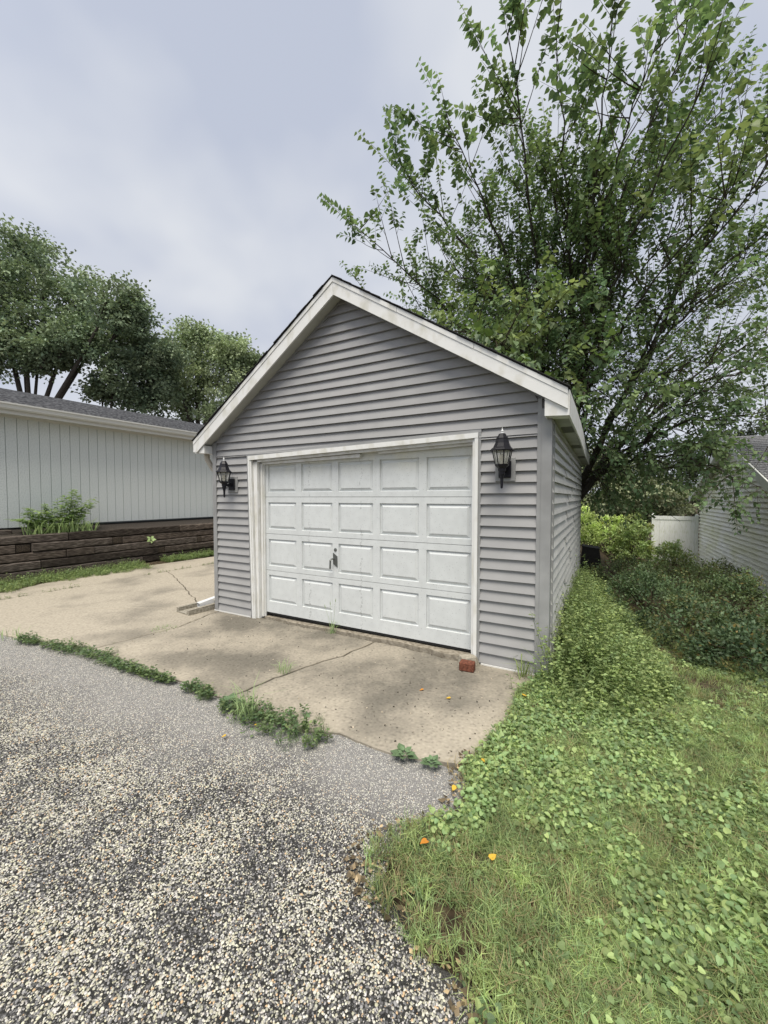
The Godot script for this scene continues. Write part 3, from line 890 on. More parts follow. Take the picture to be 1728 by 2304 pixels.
func make_lanterns() -> void:
	for s in [[1.89, 2.045, "black lantern on the wall right of the garage door, by the corner post"], [-2.08, 1.955, "black lantern on the wall left of the garage door, near the downspout"]]:
		var t := thing("wall_lantern", s[2], "lantern", Vector3(s[0], s[1], 0.1), "wall lanterns either side of the garage door")
		var b := MB.new()
		b.bevel_box(Vector3(-0.1, -0.12, 0.012), Vector3(0.1, 0.12, 0.045), 0.006)
		part("mounting_block", b.done(), M.post, t)
		b = MB.new()
		b.bevel_box(Vector3(-0.062, -0.085, 0.046), Vector3(0.062, 0.085, 0.068), 0.007)
		part("backplate", b.done(), M.black_metal, t)
		b = MB.new()
		b.tube([Vector3(0, 0.0, 0.06), Vector3(0, -0.015, 0.12), Vector3(0, -0.01, 0.17), Vector3(0, 0.02, 0.19)], [0.026, 0.022, 0.022, 0.03], 8, true)
		b.lathe(Vector3(0, 0, 0.19), [Vector2(0.0, -0.195), Vector2(0.011, -0.19), Vector2(0.013, -0.17), Vector2(0.016, -0.10), Vector2(0.024, -0.06), Vector2(0.028, -0.055), Vector2(0.03, -0.03), Vector2(0.036, -0.025), Vector2(0.036, 0.0), Vector2(0.04, 0.005), Vector2(0.066, 0.028), Vector2(0.07, 0.04), Vector2(0.0, 0.044)], 8, PI / 8)
		part("arm_and_tail", b.done(), M.black_metal, t)
		b = MB.new()
		b.lathe(Vector3(0, 0, 0.19), [Vector2(0.0, 0.178), Vector2(0.098, 0.176), Vector2(0.113, 0.168), Vector2(0.116, 0.178), Vector2(0.104, 0.192), Vector2(0.086, 0.206), Vector2(0.068, 0.245), Vector2(0.058, 0.285), Vector2(0.060, 0.292), Vector2(0.043, 0.318), Vector2(0.031, 0.338), Vector2(0.0, 0.344)], 8, PI / 8)
		part("lantern_roof", b.done(), M.black_metal, t)
		b = MB.new()
		b.lathe(Vector3(0, 0, 0.19), [Vector2(0.016, 0.342), Vector2(0.015, 0.350), Vector2(0.006, 0.354), Vector2(0.013, 0.362), Vector2(0.007, 0.378), Vector2(0.004, 0.384), Vector2(0.007, 0.391), Vector2(0.0, 0.398)], 10)
		part("finial", b.done(), M.aluminium, t)
		for k in 8:
			var g0 := TAU * k / 8 + PI / 8
			var g1 := TAU * (k + 1) / 8 + PI / 8
			var c := Vector3(0, 0, 0.19)
			var lo := 0.064
			var hi := 0.094
			b = MB.new()
			b.quad(c + Vector3(cos(g0) * lo, 0.044, sin(g0) * lo), c + Vector3(cos(g1) * lo, 0.044, sin(g1) * lo), c + Vector3(cos(g1) * hi, 0.176, sin(g1) * hi), c + Vector3(cos(g0) * hi, 0.176, sin(g0) * hi), Vector3(cos(g0), 0, sin(g0)))
			part("glass_pane", b.done(), M.glass, t)
			b = MB.new()
			b.tube([c + Vector3(cos(g0) * (lo + 0.001), 0.042, sin(g0) * (lo + 0.001)), c + Vector3(cos(g0) * (hi + 0.001), 0.177, sin(g0) * (hi + 0.001))], [0.0055, 0.0055], 5)
			part("frame_bar", b.done(), M.black_metal, t)
		b = MB.new()
		b.lathe(Vector3(0, 0, 0.19), [Vector2(0.014, 0.045), Vector2(0.014, 0.075), Vector2(0.03, 0.105), Vector2(0.026, 0.13), Vector2(0.0, 0.145)], 10)
		part("bulb", b.done(), M.bulb, t)

# ------------------------------------------------------------------ neighbours
func make_house() -> void:
	var h := thing("neighbour_house", "long pale house with vertical grooved siding left of the garage", "house")
	var X := -8.8
	var b := MB.new()
	b.box(Vector3(-15.3, 1.081, -13.0), Vector3(X - 0.012, 3.62, 7.0))
	var w := part("house_wall", b.done(), M.groove, h)
	var z := 0.552 + 0.203 * 30
	while z > -13.0:
		b = MB.new()
		var yb := 1.085 if z > -0.9 else 1.11
		b.box(Vector3(X - 0.012, yb, z - 0.203 + 0.006), Vector3(X, 3.62, z - 0.003))
		part("siding_board", b.done(), M.t111, w)
		z -= 0.203
	b = MB.new()
	b.box(Vector3(-9.0, 0.9, -13.0), Vector3(X - 0.013, 1.08, 7.0))
	part("foundation", b.done(), M.dark, h)
	# eave: soffit, fascia, gutter in a K profile
	b = MB.new()
	b.box(Vector3(X + 0.001, 3.585, -13.3), Vector3(-8.42, 3.60, 7.3)); b.box(Vector3(X + 0.001, 3.53, -13.0), Vector3(X + 0.02, 3.584, 7.0))
	part("eave_soffit", b.done(), M.gutter, h)
	b = MB.new()
	b.box(Vector3(-8.42, 3.55, -13.3), Vector3(-8.40, 3.76, 7.3))
	part("fascia_board", b.done(), M.gutter, h)
	b = MB.new()
	b.face_prism([Vector2(-8.398, 3.63), Vector2(-8.34, 3.63), Vector2(-8.315, 3.66), Vector2(-8.305, 3.72), Vector2(-8.285, 3.745), Vector2(-8.285, 3.775), Vector2(-8.30, 3.775), Vector2(-8.30, 3.75), Vector2(-8.398, 3.74)], -13.3, 7.3)
	part("gutter", b.done(), M.gutter, h)
	# low shingled roof
	var e := Vector2(-8.33, 3.79)
	var r := Vector2(-12.05, 4.82)
	b = MB.new()
	b.face_prism([e + Vector2(0, -0.02), r + Vector2(0, -0.02), Vector2(-15.75, 3.78), Vector2(-15.75, 3.70), e + Vector2(0, -0.09)], -13.4, 7.4)
	var rf := part("roof", b.done(), M.shingle, h)
	var rows := 26
	for k in rows:
		var a := e.lerp(r, k / float(rows))
		var c := e.lerp(r, minf((k + 1.1) / rows, 1.0))
		var zz := -13.4
		var first := true
		while zz < 7.4:
			var zl := 2.6 if not first else R(0.4, 2.4)
			first = false
			var z1 := minf(zz + zl, 7.4)
			b = MB.new()
			var t := R(0.010, 0.014)
			b.hexa([Vector3(a.x, a.y - 0.019, zz + 0.002), Vector3(c.x, c.y - 0.019, zz + 0.002), Vector3(c.x, c.y - 0.019, z1), Vector3(a.x, a.y - 0.019, z1),
				Vector3(a.x, a.y + t, zz + 0.002), Vector3(c.x, c.y - 0.012, zz + 0.002), Vector3(c.x, c.y - 0.012, z1), Vector3(a.x, a.y + t, z1)])
			part("shingle_strip", b.done(), M.shingle, rf)
			zz = z1

func make_timbers() -> void:
	# soil behind the wall
	var b := MB.new()
	b.box(Vector3(-8.99, 0.0, -9.0), Vector3(-8.16, 0.93, 8.0))
	b.hexa([Vector3(-8.99, 0.931, -9.0), Vector3(-8.30, 0.931, -9.0), Vector3(-8.30, 0.931, 8.0), Vector3(-8.99, 0.931, 8.0), Vector3(-8.99, 1.062, -9.0), Vector3(-8.45, 0.985, -9.0), Vector3(-8.45, 0.985, 8.0), Vector3(-8.99, 1.062, 8.0)])
	structure("garden_bed", b.done(), M.mulch)
	var t := thing("timber_retaining_wall", "weathered railway sleeper retaining wall below the pale house", "retaining wall")
	var X := -7.95
	var joints := [[7.9, 4.2, 1.9, -1.9, -5.9, -8.9], [7.9, 5.1, 2.4, -0.24, -2.98, -5.6, -8.9], [7.9, 3.0, 0.70, 0.44, -1.17, -1.41, -4.4, -6.5, -8.9], [7.9, 4.1, 1.5, -0.18, -0.75, -3.54, -3.69, -6.9, -8.9], [7.9, 3.3, 0.3, -2.3, -2.52, -5.2, -8.9]]
	# courses from the ground up
	var order := [[7.9, 4.2, 1.9, -1.9, -5.9, -8.9], joints[4], joints[3], joints[2], joints[1]]
	var y := 0.02
	for c in 5:
		var js: Array = order[c]
		var hh := 0.19
		for i in js.size() - 1:
			var z1: float = js[i] - 0.010
			var z0: float = js[i + 1] + 0.010
			var short := z1 - z0 < 0.35
			var out := R(-0.03, 0.022) - c * 0.012
			if short: out -= 0.02
			b = MB.new()
			# a sleeper with worn, uneven arrises
			var n := 2 if short else maxi(3, int((z1 - z0) / 0.35))
			var rings := []
			for k in n + 1:
				var zz := lerpf(z0, z1, k / float(n))
				var e := R(0.010, 0.026)
				var yt := y + hh - R(0.010, 0.026)
				var yb := y + R(0.0, 0.008)
				var xf := X + out + R(-0.008, 0.008)
				rings.append([Vector3(X - 0.22, yb, zz), Vector3(xf - e * 0.6, yb, zz), Vector3(xf, yb + e, zz), Vector3(xf + R(-0.004, 0.004), yt - e, zz), Vector3(xf - e, yt, zz), Vector3(X - 0.22, yt, zz)])
			for k in n:
				for q in 6:
					var q2 := (q + 1) % 6
					var m: Vector3 = (rings[k][q] + rings[k + 1][q2]) / 2.0 - Vector3(X - 0.11 + out, y + hh / 2, (rings[k][q].z + rings[k + 1][q2].z) / 2.0)
					b.quad(rings[k][q], rings[k][q2], rings[k + 1][q2], rings[k + 1][q], m)
			for k in [0, n]:
				for q in [1, 2, 3, 4]:
					b.tri(rings[k][0], rings[k][q], rings[k][q + 1], Vector3(0, 0, -1 if k == 0 else 1))
			part("timber", b.done(), M.timber_end if short else M.timber[(c * 7 + i * 3) % 4], t)
		y += hh
	# a short piece of timber lying on the bed at the left
	b = MB.new()
	b.bevel_box(Vector3(-8.6, 0.96, 0.62), Vector3(-8.4, 1.06, 2.6), 0.015)
	single("garden_timber", b.done(), M.timber[2], "old timber lying on the bed against the pale house wall", "timber")

func make_shed() -> void:
	var s := thing("neighbour_shed", "cream clapboard shed with grey roof at the right, behind the bushes", "shed")
	var X := 5.78
	var zc := -13.16
	var za := -9.2
	var zn := -5.24
	var yh := 1.72
	var ya := 3.22
	var b := MB.new()
	var pts := [Vector2(zc, -0.9), Vector2(zn, -0.9), Vector2(zn, yh), Vector2(za, ya), Vector2(zc, yh)]
	# gable wall in the z,y plane
	for i in [[0, 1, 2], [0, 2, 4], [4, 2, 3]]:
		b.tri(Vector3(X, pts[i[0]].y, pts[i[0]].x), Vector3(X, pts[i[1]].y, pts[i[1]].x), Vector3(X, pts[i[2]].y, pts[i[2]].x), Vector3.LEFT)
		b.tri(Vector3(X + 5.0, pts[i[0]].y, pts[i[0]].x), Vector3(X + 5.0, pts[i[1]].y, pts[i[1]].x), Vector3(X + 5.0, pts[i[2]].y, pts[i[2]].x), Vector3.RIGHT)
	for i in 5:
		var a: Vector2 = pts[i]
		var c: Vector2 = pts[(i + 1) % 5]
		if i == 2 or i == 3: continue
		b.quad(Vector3(X, a.y, a.x), Vector3(X, c.y, c.x), Vector3(X + 5.0, c.y, c.x), Vector3(X + 5.0, a.y, a.x), Vector3(0, (a.y + c.y) / 2 - 0.8, (a.x + c.x) / 2 - za))
	var w := part("gable_wall", b.done(), M.shed, s)
	var y := -0.85
	while y < ya - 0.1:
		var y1 := y + 0.1155
		var f := func(yy: float) -> float: return 3.96 * clampf((ya - yy) / (ya - yh), 0.0, 1.0)
		part("clapboard", board(Vector3(X - 0.024, 0, za), Vector3(0, 0, 1), Vector3.LEFT, [-f.call(y), f.call(y), -f.call(y1), f.call(y1)], y, y1, 0.045, -0.018), M.shed, w)
		y += 0.1143
	b = MB.new()
	b.box(Vector3(X - 0.03, -0.9, zc - 0.03), Vector3(X + 0.08, yh, zc + 0.06))
	part("corner_post", b.done(), M.fence, s)
	# roof slopes with rakes
	for sd in [-1.0, 1.0]:
		var e := Vector2(za + sd * 4.3, yh - 0.02)
		var a := Vector2(za, ya + 0.06)
		b = MB.new()
		b.hexa([Vector3(5.5, a.y, a.x), Vector3(X + 5.2, a.y, a.x), Vector3(X + 5.2, e.y, e.x), Vector3(5.5, e.y, e.x), Vector3(5.5, a.y + 0.05, a.x), Vector3(X + 5.2, a.y + 0.05, a.x), Vector3(X + 5.2, e.y + 0.05, e.x), Vector3(5.5, e.y + 0.05, e.x)])
		var rf := part("roof", b.done(), M.shingle, s)
		var rows := 28
		for k in rows:
			var p := a.lerp(e, k / float(rows))
			var q := a.lerp(e, minf(1.0, (k + 1.1) / rows))
			b = MB.new()
			b.hexa([Vector3(5.49, p.y + 0.051, p.x), Vector3(X + 5.2, p.y + 0.051, p.x), Vector3(X + 5.2, q.y + 0.051, q.x), Vector3(5.49, q.y + 0.051, q.x),
				Vector3(5.49, p.y + 0.056, p.x), Vector3(X + 5.2, p.y + 0.056, p.x), Vector3(X + 5.2, q.y + 0.075, q.x), Vector3(5.49, q.y + 0.075, q.x)])
			part("shingle_course", b.done(), M.shingle, rf)
		b = MB.new()
		b.hexa([Vector3(5.46, a.y - 0.14, a.x), Vector3(5.495, a.y - 0.14, a.x), Vector3(5.495, e.y - 0.14, e.x), Vector3(5.46, e.y - 0.14, e.x), Vector3(5.46, a.y + 0.05, a.x), Vector3(5.495, a.y + 0.05, a.x), Vector3(5.495, e.y + 0.05, e.x), Vector3(5.46, e.y + 0.05, e.x)])
		part("rake_board", b.done(), M.fence, s)
		b = MB.new()
		b.hexa([Vector3(5.496, a.y - 0.03, a.x), Vector3(X - 0.002, a.y - 0.03, a.x), Vector3(X - 0.002, e.y - 0.03, e.x), Vector3(5.496, e.y - 0.03, e.x), Vector3(5.496, a.y - 0.015, a.x), Vector3(X - 0.002, a.y - 0.015, a.x), Vector3(X - 0.002, e.y - 0.015, e.x), Vector3(5.496, e.y - 0.015, e.x)])
		part("rake_soffit", b.done(), M.fence, s)
	# white vinyl fence joining it
	var f := thing("vinyl_fence", "white vinyl privacy fence joining the cream shed's far corner", "fence", Vector3(0, -0.66, -13.2))
	for seg in [[5.62, 4.45]]:
		var x1: float = seg[0]
		var x0: float = seg[1]
		b = MB.new()
		b.box(Vector3(x0, 1.62, -0.025), Vector3(x1, 1.75, 0.025)); b.box(Vector3(x0, 0.05, -0.025), Vector3(x1, 0.2, 0.025))
		part("rail", b.done(), M.fence, f)
		var x := x0 + 0.002
		while x < x1 - 0.05:
			b = MB.new()
			b.box(Vector3(x, 0.201, -0.011), Vector3(minf(x + 0.146, x1 - 0.002), 1.619, 0.011))
			part("fence_board", b.done(), M.fence, f)
			x += 0.15
	for x in [5.67, 4.40]:
		b = MB.new()
		b.box(Vector3(x - 0.045, 0.0, -0.06), Vector3(x + 0.045, 1.78, 0.06))
		b.hexa([Vector3(x - 0.055, 1.781, -0.07), Vector3(x + 0.055, 1.781, -0.07), Vector3(x + 0.055, 1.781, 0.07), Vector3(x - 0.055, 1.781, 0.07), Vector3(x - 0.01, 1.84, -0.01), Vector3(x + 0.01, 1.84, -0.01), Vector3(x + 0.01, 1.84, 0.01), Vector3(x - 0.01, 1.84, 0.01)])
		part("post", b.done(), M.fence, f)

# ------------------------------------------------------------------ plants
func heart_leaf() -> ArrayMesh:
	var b := MB.new()
	b.smooth(1)
	var L := [Vector3(0, 0, 0), Vector3(-0.27, -0.04, 0.05), Vector3(-0.40, 0.22, 0.07), Vector3(-0.33, 0.5, 0.04), Vector3(-0.14, 0.8, -0.02), Vector3(0, 1.05, -0.10)]
	var mid := [Vector3(0, 0, 0), Vector3(0, 0.3, -0.02), Vector3(0, 0.62, -0.03), Vector3(0, 1.05, -0.10)]
	for s in [1.0, -1.0]:
		var q := []
		for p in L: q.append(Vector3(p.x * s, p.y, p.z))
		b.tri(mid[0], q[1], q[2], Vector3.BACK); b.tri(mid[0], q[2], mid[1], Vector3.BACK); b.tri(mid[1], q[2], q[3], Vector3.BACK)
		b.tri(mid[1], q[3], mid[2], Vector3.BACK); b.tri(mid[2], q[3], q[4], Vector3.BACK); b.tri(mid[2], q[4], mid[3], Vector3.BACK)
	return b.done()

func small_leaf(w := 0.28) -> ArrayMesh:
	var b := MB.new()
	b.smooth(1)
	for s in [1.0, -1.0]:
		b.tri(Vector3(0, 0, 0), Vector3(w * s, 0.4, 0.06), Vector3(0, 0.5, -0.02), Vector3.BACK)
		b.tri(Vector3(w * s, 0.4, 0.06), Vector3(0, 1, -0.08), Vector3(0, 0.5, -0.02), Vector3.BACK)
	return b.done()

func frame(dir: Vector3, nrm: Vector3) -> Basis:
	var y := dir.normalized()
	var x := y.cross(nrm)
	if x.length() < 0.02: x = y.cross(Vector3(1, 0.1, 0))
	x = x.normalized()
	return Basis(x, y, x.cross(y))

func rdir() -> Vector3:
	return Vector3(rng.randfn(), rng.randfn(), rng.randfn()).normalized()

func curve(a: Vector3, c: Vector3, b: Vector3, n: int) -> Array:
	var out := []
	for i in n + 1:
		var t := i / float(n)
		out.append(a * (1 - t) * (1 - t) + c * 2 * t * (1 - t) + b * t * t)
	return out

func green(v: float, warm: float) -> Color:
	# v: lightness, warm: towards yellow
	return Color(lerpf(0.078, 0.175, warm) * v, lerpf(0.132, 0.21, warm) * v, lerpf(0.068, 0.086, warm) * v)

func in_garage(p: Vector3) -> bool:
	if p.x < -3.0 or p.x > 2.75 or p.z > 0.75 or p.z < -6.5: return false
	return p.y < 4.55 - 0.655 * absf(p.x + 0.117)

func in_shed(p: Vector3) -> bool:
	return p.x > 5.4 and p.z < -4.8 and p.y < 3.5

func make_trees() -> void:
	mulberry()
	# trees beyond the house at the left
	var spray := MB.new()
	var r := RandomNumberGenerator.new(); r.seed = 8
	for k in 16:
		var p := Vector3(r.randfn(), r.randfn() * 0.6, r.randfn()) * 0.16
		var d := (p * 2.0 + Vector3(r.randfn(), r.randfn() - 0.4, r.randfn()) * 0.3).normalized()
		var f := frame(d, Vector3(r.randfn() * 0.6, 1, r.randfn() * 0.6))
		var l := r.randf_range(0.10, 0.17)
		spray.tri(p, p + f * Vector3(-0.4 * l, 0.5 * l, 0.03), p + f * Vector3(0, l, 0), f.z)
		spray.tri(p, p + f * Vector3(0.4 * l, 0.5 * l, 0.03), p + f * Vector3(0, l, 0), f.z)
	var sp := spray.done()
	far_tree("tall dark-limbed tree rising behind the pale house at far left", Vector3(-22.2, 0.5, -4.5), 0.24, [[-20.4, 10.7, -5.9, 1.1], [-23.3, 13.6, -4.9, 1.4], [-19.6, 10.4, -6.9, 1.13], [-17.2, 10.9, -6.1, 1.2], [-22.8, 12.3, -3.9, 1.27], [-23.4, 9.4, -2.9, 1.6], [-21.4, 10.3, -4.4, 1.2], [-23.2, 11.1, -4.1, 1.4], [-21.4, 12.2, -5.2, 1.3], [-20.9, 12.2, -6.5, 1.1], [-17.1, 10.3, -6.8, 0.7], [-19.1, 9.1, -5.0, 0.7], [-21.7, 9.0, -3.9, 0.8], [-23.4, 12.5, -3.0, 1.87], [-19.1, 9.1, -6.2, 0.9], [-20.0, 8.5, -4.5, 0.5], [-17.2, 10.9, -7.0, 0.55], [-22.6, 14.3, -5.0, 0.8], [-20.6, 8.7, -5.2, 0.6], [-21.4, 8.2, -4.6, 0.6], [-22.6, 8.3, -3.4, 0.8], [-20.0, 9.4, -5.8, 0.7], [-22.0, 9.6, -5.2, 0.9]], sp, 2.5, 0.2, 112, 7)
	far_tree("leaning tree with bare lower limbs between the tall and the round tree", Vector3(-20.6, 0.5, -7.2), 0.20, [[-18.1, 9.0, -7.7, 1.13], [-19.0, 7.9, -7.0, 1.01], [-17.6, 7.9, -8.2, 1.03], [-18.4, 9.4, -7.9, 0.8], [-20.2, 7.3, -7.0, 0.6], [-18.3, 6.9, -7.5, 0.8], [-16.5, 8.8, -8.1, 0.85], [-18.4, 6.9, -8.5, 0.95]], sp, 2.2, 0.2, 135, 4)
	far_tree("broad round-topped green tree nearest the garage roof at left", Vector3(-18.2, 0.5, -11.2), 0.28, [[-18.6, 10.6, -11.3, 1.3], [-16.4, 9.3, -11.4, 1.27], [-18.4, 8.5, -10.0, 1.38], [-19.4, 10.2, -10.7, 1.0], [-16.5, 9.6, -13.0, 1.0], [-18.4, 8.2, -12.1, 1.6], [-15.3, 7.8, -11.7, 1.0], [-19.1, 7.3, -11.0, 1.19], [-15.9, 6.4, -11.0, 1.1], [-15.1, 9.5, -12.5, 0.5], [-20.2, 9.2, -9.9, 0.9], [-17.9, 11.0, -11.1, 0.77], [-15.5, 9.9, -11.3, 0.74]], sp, 2.8, 0.45, 150, 4)
	# greenery far behind the garage, at the right
	far_tree("sunlit yellow-green tree beyond the white fence", Vector3(3.4, -0.9, -19.0), 0.2, [[3.2, 1.6, -17.6, 1.4], [1.4, 1.2, -16.2, 1.3], [4.6, 1.3, -18.6, 1.3], [2.3, 3.0, -18.2, 1.5]], sp, 1.5, 0.9, 320, 3)
	far_tree("dark tree far behind the shed roof", Vector3(9.0, -0.9, -24.0), 0.3, [[8.0, 3.2, -22.5, 2.2], [11.0, 4.0, -24.0, 2.6], [6.2, 2.2, -23.0, 1.8], [13.5, 3.4, -22.0, 2.4]], sp, 0.8, 0.3, 420, 3)

func far_tree(label: String, base: Vector3, rad: float, blobs: Array, sp: Mesh, tone: float, warm: float, per: int, limbs: int) -> void:
	var t := thing("tree", label, "tree", base)
	var top := Vector3(blobs[0][0], blobs[0][1], blobs[0][2]) - base
	var fork := Vector3(top.x * 0.12, top.y * 0.43, top.z * 0.12)
	var b := MB.new()
	b.smooth(1)
	b.tube([Vector3(0, -0.3, 0), fork * 0.5, fork], [rad * 1.2, rad, rad * 0.85], 9)
	var all := []
	for k in blobs.size():
		var c := Vector3(blobs[k][0], blobs[k][1], blobs[k][2]) - base
		if k < limbs + 2:
			var w := rad * (0.6 if k < limbs else 0.35)
			var mid := Vector3(c.x * 0.55, lerpf(fork.y, c.y, 0.45), c.z * 0.55)
			var pts := curve(fork - Vector3(0, 0.25, 0), mid, c, 7)
			all.append(pts)
			var rr := []
			for i in 8: rr.append(lerpf(w, 0.03, i / 7.0))
			b.tube(pts, rr, 7)
		for q in 5:
			var e: Vector3 = c + rdir() * blobs[k][3] * 0.9
			b.tube([c * 0.8 + fork * 0.2, c.lerp(e, 0.5) + Vector3(0, 0.1, 0), e], [rad * 0.14, rad * 0.09, 0.012], 4)
	part("trunk", b.done(), M.bark, t)
	var xf := []
	var col := []
	for blob in blobs:
		var c := Vector3(blob[0], blob[1], blob[2]) - base
		var rr: float = blob[3]
		# leaves gather in clumps on an uneven shell with gaps
		var clumps := []
		for q in 40: clumps.append([c + rdir() * rr * (pow(rng.randf(), 0.45) * 1.0 if q % 3 else R(1.05, 1.45)) * Vector3(1, 0.85, 1), rr * R(0.07, 0.22), R(0.6, 1.35), clampf(warm + R(-0.25, 0.25), 0, 1)])
		for q in per:
			var cl: Array = clumps[rng.randi() % clumps.size()]
			var p: Vector3 = cl[0] + rdir() * cl[1] * pow(rng.randf(), 0.5) * Vector3(1.1, 0.7, 1.1)
			var s := R(0.8, 1.5)
			xf.append(Transform3D(Basis.from_euler(Vector3(R(-0.5, 0.5), R(0, TAU), R(-0.5, 0.5))).scaled(Vector3(s, s, s)), p))
			var gc := green(tone * cl[2] * R(0.8, 1.2), cl[3])
			var lum := (gc.r + gc.g + gc.b) / 3.0
			col.append(gc.lerp(Color(lum, lum, lum * 0.9), 0.42))
	many("crown", sp, M.far_leaf, xf, col, t)

func mulberry() -> void:
	var base := Vector3(2.0, -0.4, -7.4)
	var t := thing("mulberry_tree", "large mulberry tree behind the garage, spreading over its roof and right side", "tree", base)
	var fork := Vector3(0.0, 2.0, 0.0)
	var b := MB.new()
	b.smooth(1)
	b.tube([Vector3(0, -0.4, 0), Vector3(0.02, 0.4, 0), Vector3(-0.03, 1.2, 0.03), fork], [0.30, 0.24, 0.20, 0.19], 10)
	part("trunk", b.done(), M.bark, t)
	var targets := [
		[-1.86, 7.48, -2.59, 1.0], [-1.01, 8.38, -2.53, 1.0], [0.12, 8.8, -2.59, 1.0], [1.29, 9.3, -2.11, 1.0], [2.0, 9.2, -2.5, 1.0], [2.76, 8.6, -2.3, 1.0], [3.35, 8.1, -2.05, 1.0], [3.95, 7.3, -1.75, 1.0], [4.4, 6.2, -1.9, 1.0],
		[4.65, 5.57, -3.23, 1.2], [4.85, 4.44, -3.87, 1.2], [5.09, 3.48, -5.1, 1.2], [4.43, 2.25, -4.67, 1.0], [3.2, 2.2, -5.4, 1.1],
		[-2.5, 6.6, -3.6, 0.8], [-3.75, 5.55, -2.75, 0.25], [0.5, 5.3, -2.6, 0.9], [1.33, 4.75, -2.5, 0.9], [2.6, 4.1, -3.4, 1.0], [2.9, 3.2, -4.2, 1.0],
		[0.73, 11.0, -6.8, 1.0], [3.8, 10.5, -7.4, 1.0], [6.1, 7.4, -9.0, 1.2], [3.83, 3.8, -8.4, 1.1], [-0.9, 8.4, -6.4, 1.0], [5.6, 4.6, -7.6, 1.2], [4.9, 2.6, -6.9, 1.0], [2.0, 7.0, -4.5, 1.2], [3.4, 5.6, -5.2, 1.2], [0.6, 6.6, -5.0, 1.1], [2.7, 8.6, -5.6, 1.0],
		[5.9, 6.4, -4.8, 1.2], [1.2, 3.6, -8.6, 0.8], [3.3, 2.6, -7.0, 1.1], [2.75, 1.9, -6.6, 0.8], [4.1, 6.9, -4.0, 1.1], [3.4, 1.75, -6.0, 0.8],
		[4.2, 1.9, -5.8, 1.0], [5.2, 2.0, -5.6, 1.0], [3.0, 2.9, -5.6, 1.1], [3.9, 3.1, -5.8, 1.1], [5.0, 3.9, -5.4, 1.1], [6.8, 4.6, -5.4, 1.1], [1.6, 5.6, -3.9, 1.1], [2.6, 5.2, -3.8, 1.1], [0.9, 7.9, -4.2, 1.1], [-0.3, 6.9, -4.0, 1.0], [1.8, 8.2, -3.6, 1.1], [3.6, 7.6, -3.4, 1.1], [5.2, 7.0, -3.2, 1.1], [-1.4, 6.6, -4.6, 0.9], [0.2, 5.9, -6.2, 0.9], [7.2, 6.0, -7.0, 1.0], [8.2, 4.8, -6.2, 1.1], [6.0, 3.3, -4.2, 1.0], [5.6, 2.1, -4.6, 0.9], [5.6, 8.2, -4.6, 1.0], [6.8, 7.4, -5.2, 1.0], [5.0, 9.2, -5.0, 1.0], [3.9, 9.4, -3.6, 1.0]]
	for q in [[-1.2, 5.4, -5.0], [-0.5, 6.2, -5.5], [0.2, 5.2, -5.0], [0.9, 6.2, -6.0], [1.4, 4.9, -5.0], [-0.6, 7.3, -5.5], [0.3, 7.9, -6.5], [-1.8, 5.8, -4.4], [1.1, 4.5, -1.3], [1.75, 4.05, -1.5], [0.4, 5.0, -1.6], [2.5, 3.5, -2.0], [1.9, 5.4, -2.6], [2.9, 4.6, -2.8]]:
		targets.append([q[0], q[1], q[2], 0.9])
	var stems := []
	for q in [[-0.4, 5.2, -5.6, 0.085], [0.9, 5.6, -5.2, 0.09], [2.3, 5.9, -5.5, 0.10], [3.6, 4.9, -5.9, 0.10], [3.9, 3.2, -6.3, 0.09], [2.4, 3.4, -5.4, 0.07], [2.2, 6.4, -7.8, 0.10], [4.6, 4.6, -8.0, 0.085]]:
		var e := Vector3(q[0], q[1], q[2]) - base
		var s0 := fork - Vector3(0, R(0.0, 0.5), 0)
		var pts := curve(s0, s0 + Vector3(e.x * 0.35, (e.y - s0.y) * 0.55, e.z * 0.35), e, 8)
		for i in range(1, 8): pts[i] += rdir() * 0.05
		var rr := []
		for i in 9: rr.append(lerpf(q[3] * 1.1, 0.035, i / 8.0))
		b = MB.new()
		b.smooth(1)
		b.tube(pts, rr, 7)
		part("stem", b.done(), M.bark, t)
		stems.append(pts)
	var twigs := MB.new()
	var leaves := []   # [position, direction, normal, size, tone]
	for T in targets:
		var e := Vector3(T[0], T[1], T[2]) - base
		e = fork + (e - fork) * (1.0 - (0.75 if e.y < 6.6 else 0.35) / (e - fork).length())
		var best: Array = stems[0]
		for sp in stems:
			if sp[8].distance_to(e) < best[8].distance_to(e): best = sp
		var s: Vector3 = best[rng.randi_range(4, 8)]
		if e.y < s.y: s = best[rng.randi_range(2, 5)]
		var flat := Vector3(e.x - s.x, 0, e.z - s.z)
		var low := e.y < 5.0
		var c := s + flat * (0.32 if not low else 0.45) + Vector3(0, (e.y - s.y) * 0.62 + (0.9 if low else 0.2), 0)
		var pts := curve(s, c, e, 12)
		for i in range(1, 12): pts[i] += rdir() * 0.06
		var len: float = s.distance_to(e)
		var rr := []
		var w := 0.018 + 0.007 * len
		for i in 13: rr.append(lerpf(w, 0.006, pow(i / 12.0, 0.8)))
		b = MB.new()
		b.smooth(1)
		b.tube(pts, rr, 6)
		part("limb", b.done(), M.bark, t)
		# side branches
		var dens: float = T[3]
		var nb := int(len * 4.7 * dens) + 3
		var ends := [[pts[12], (pts[12] - pts[10]).normalized(), R(0.7, 1.1)]]
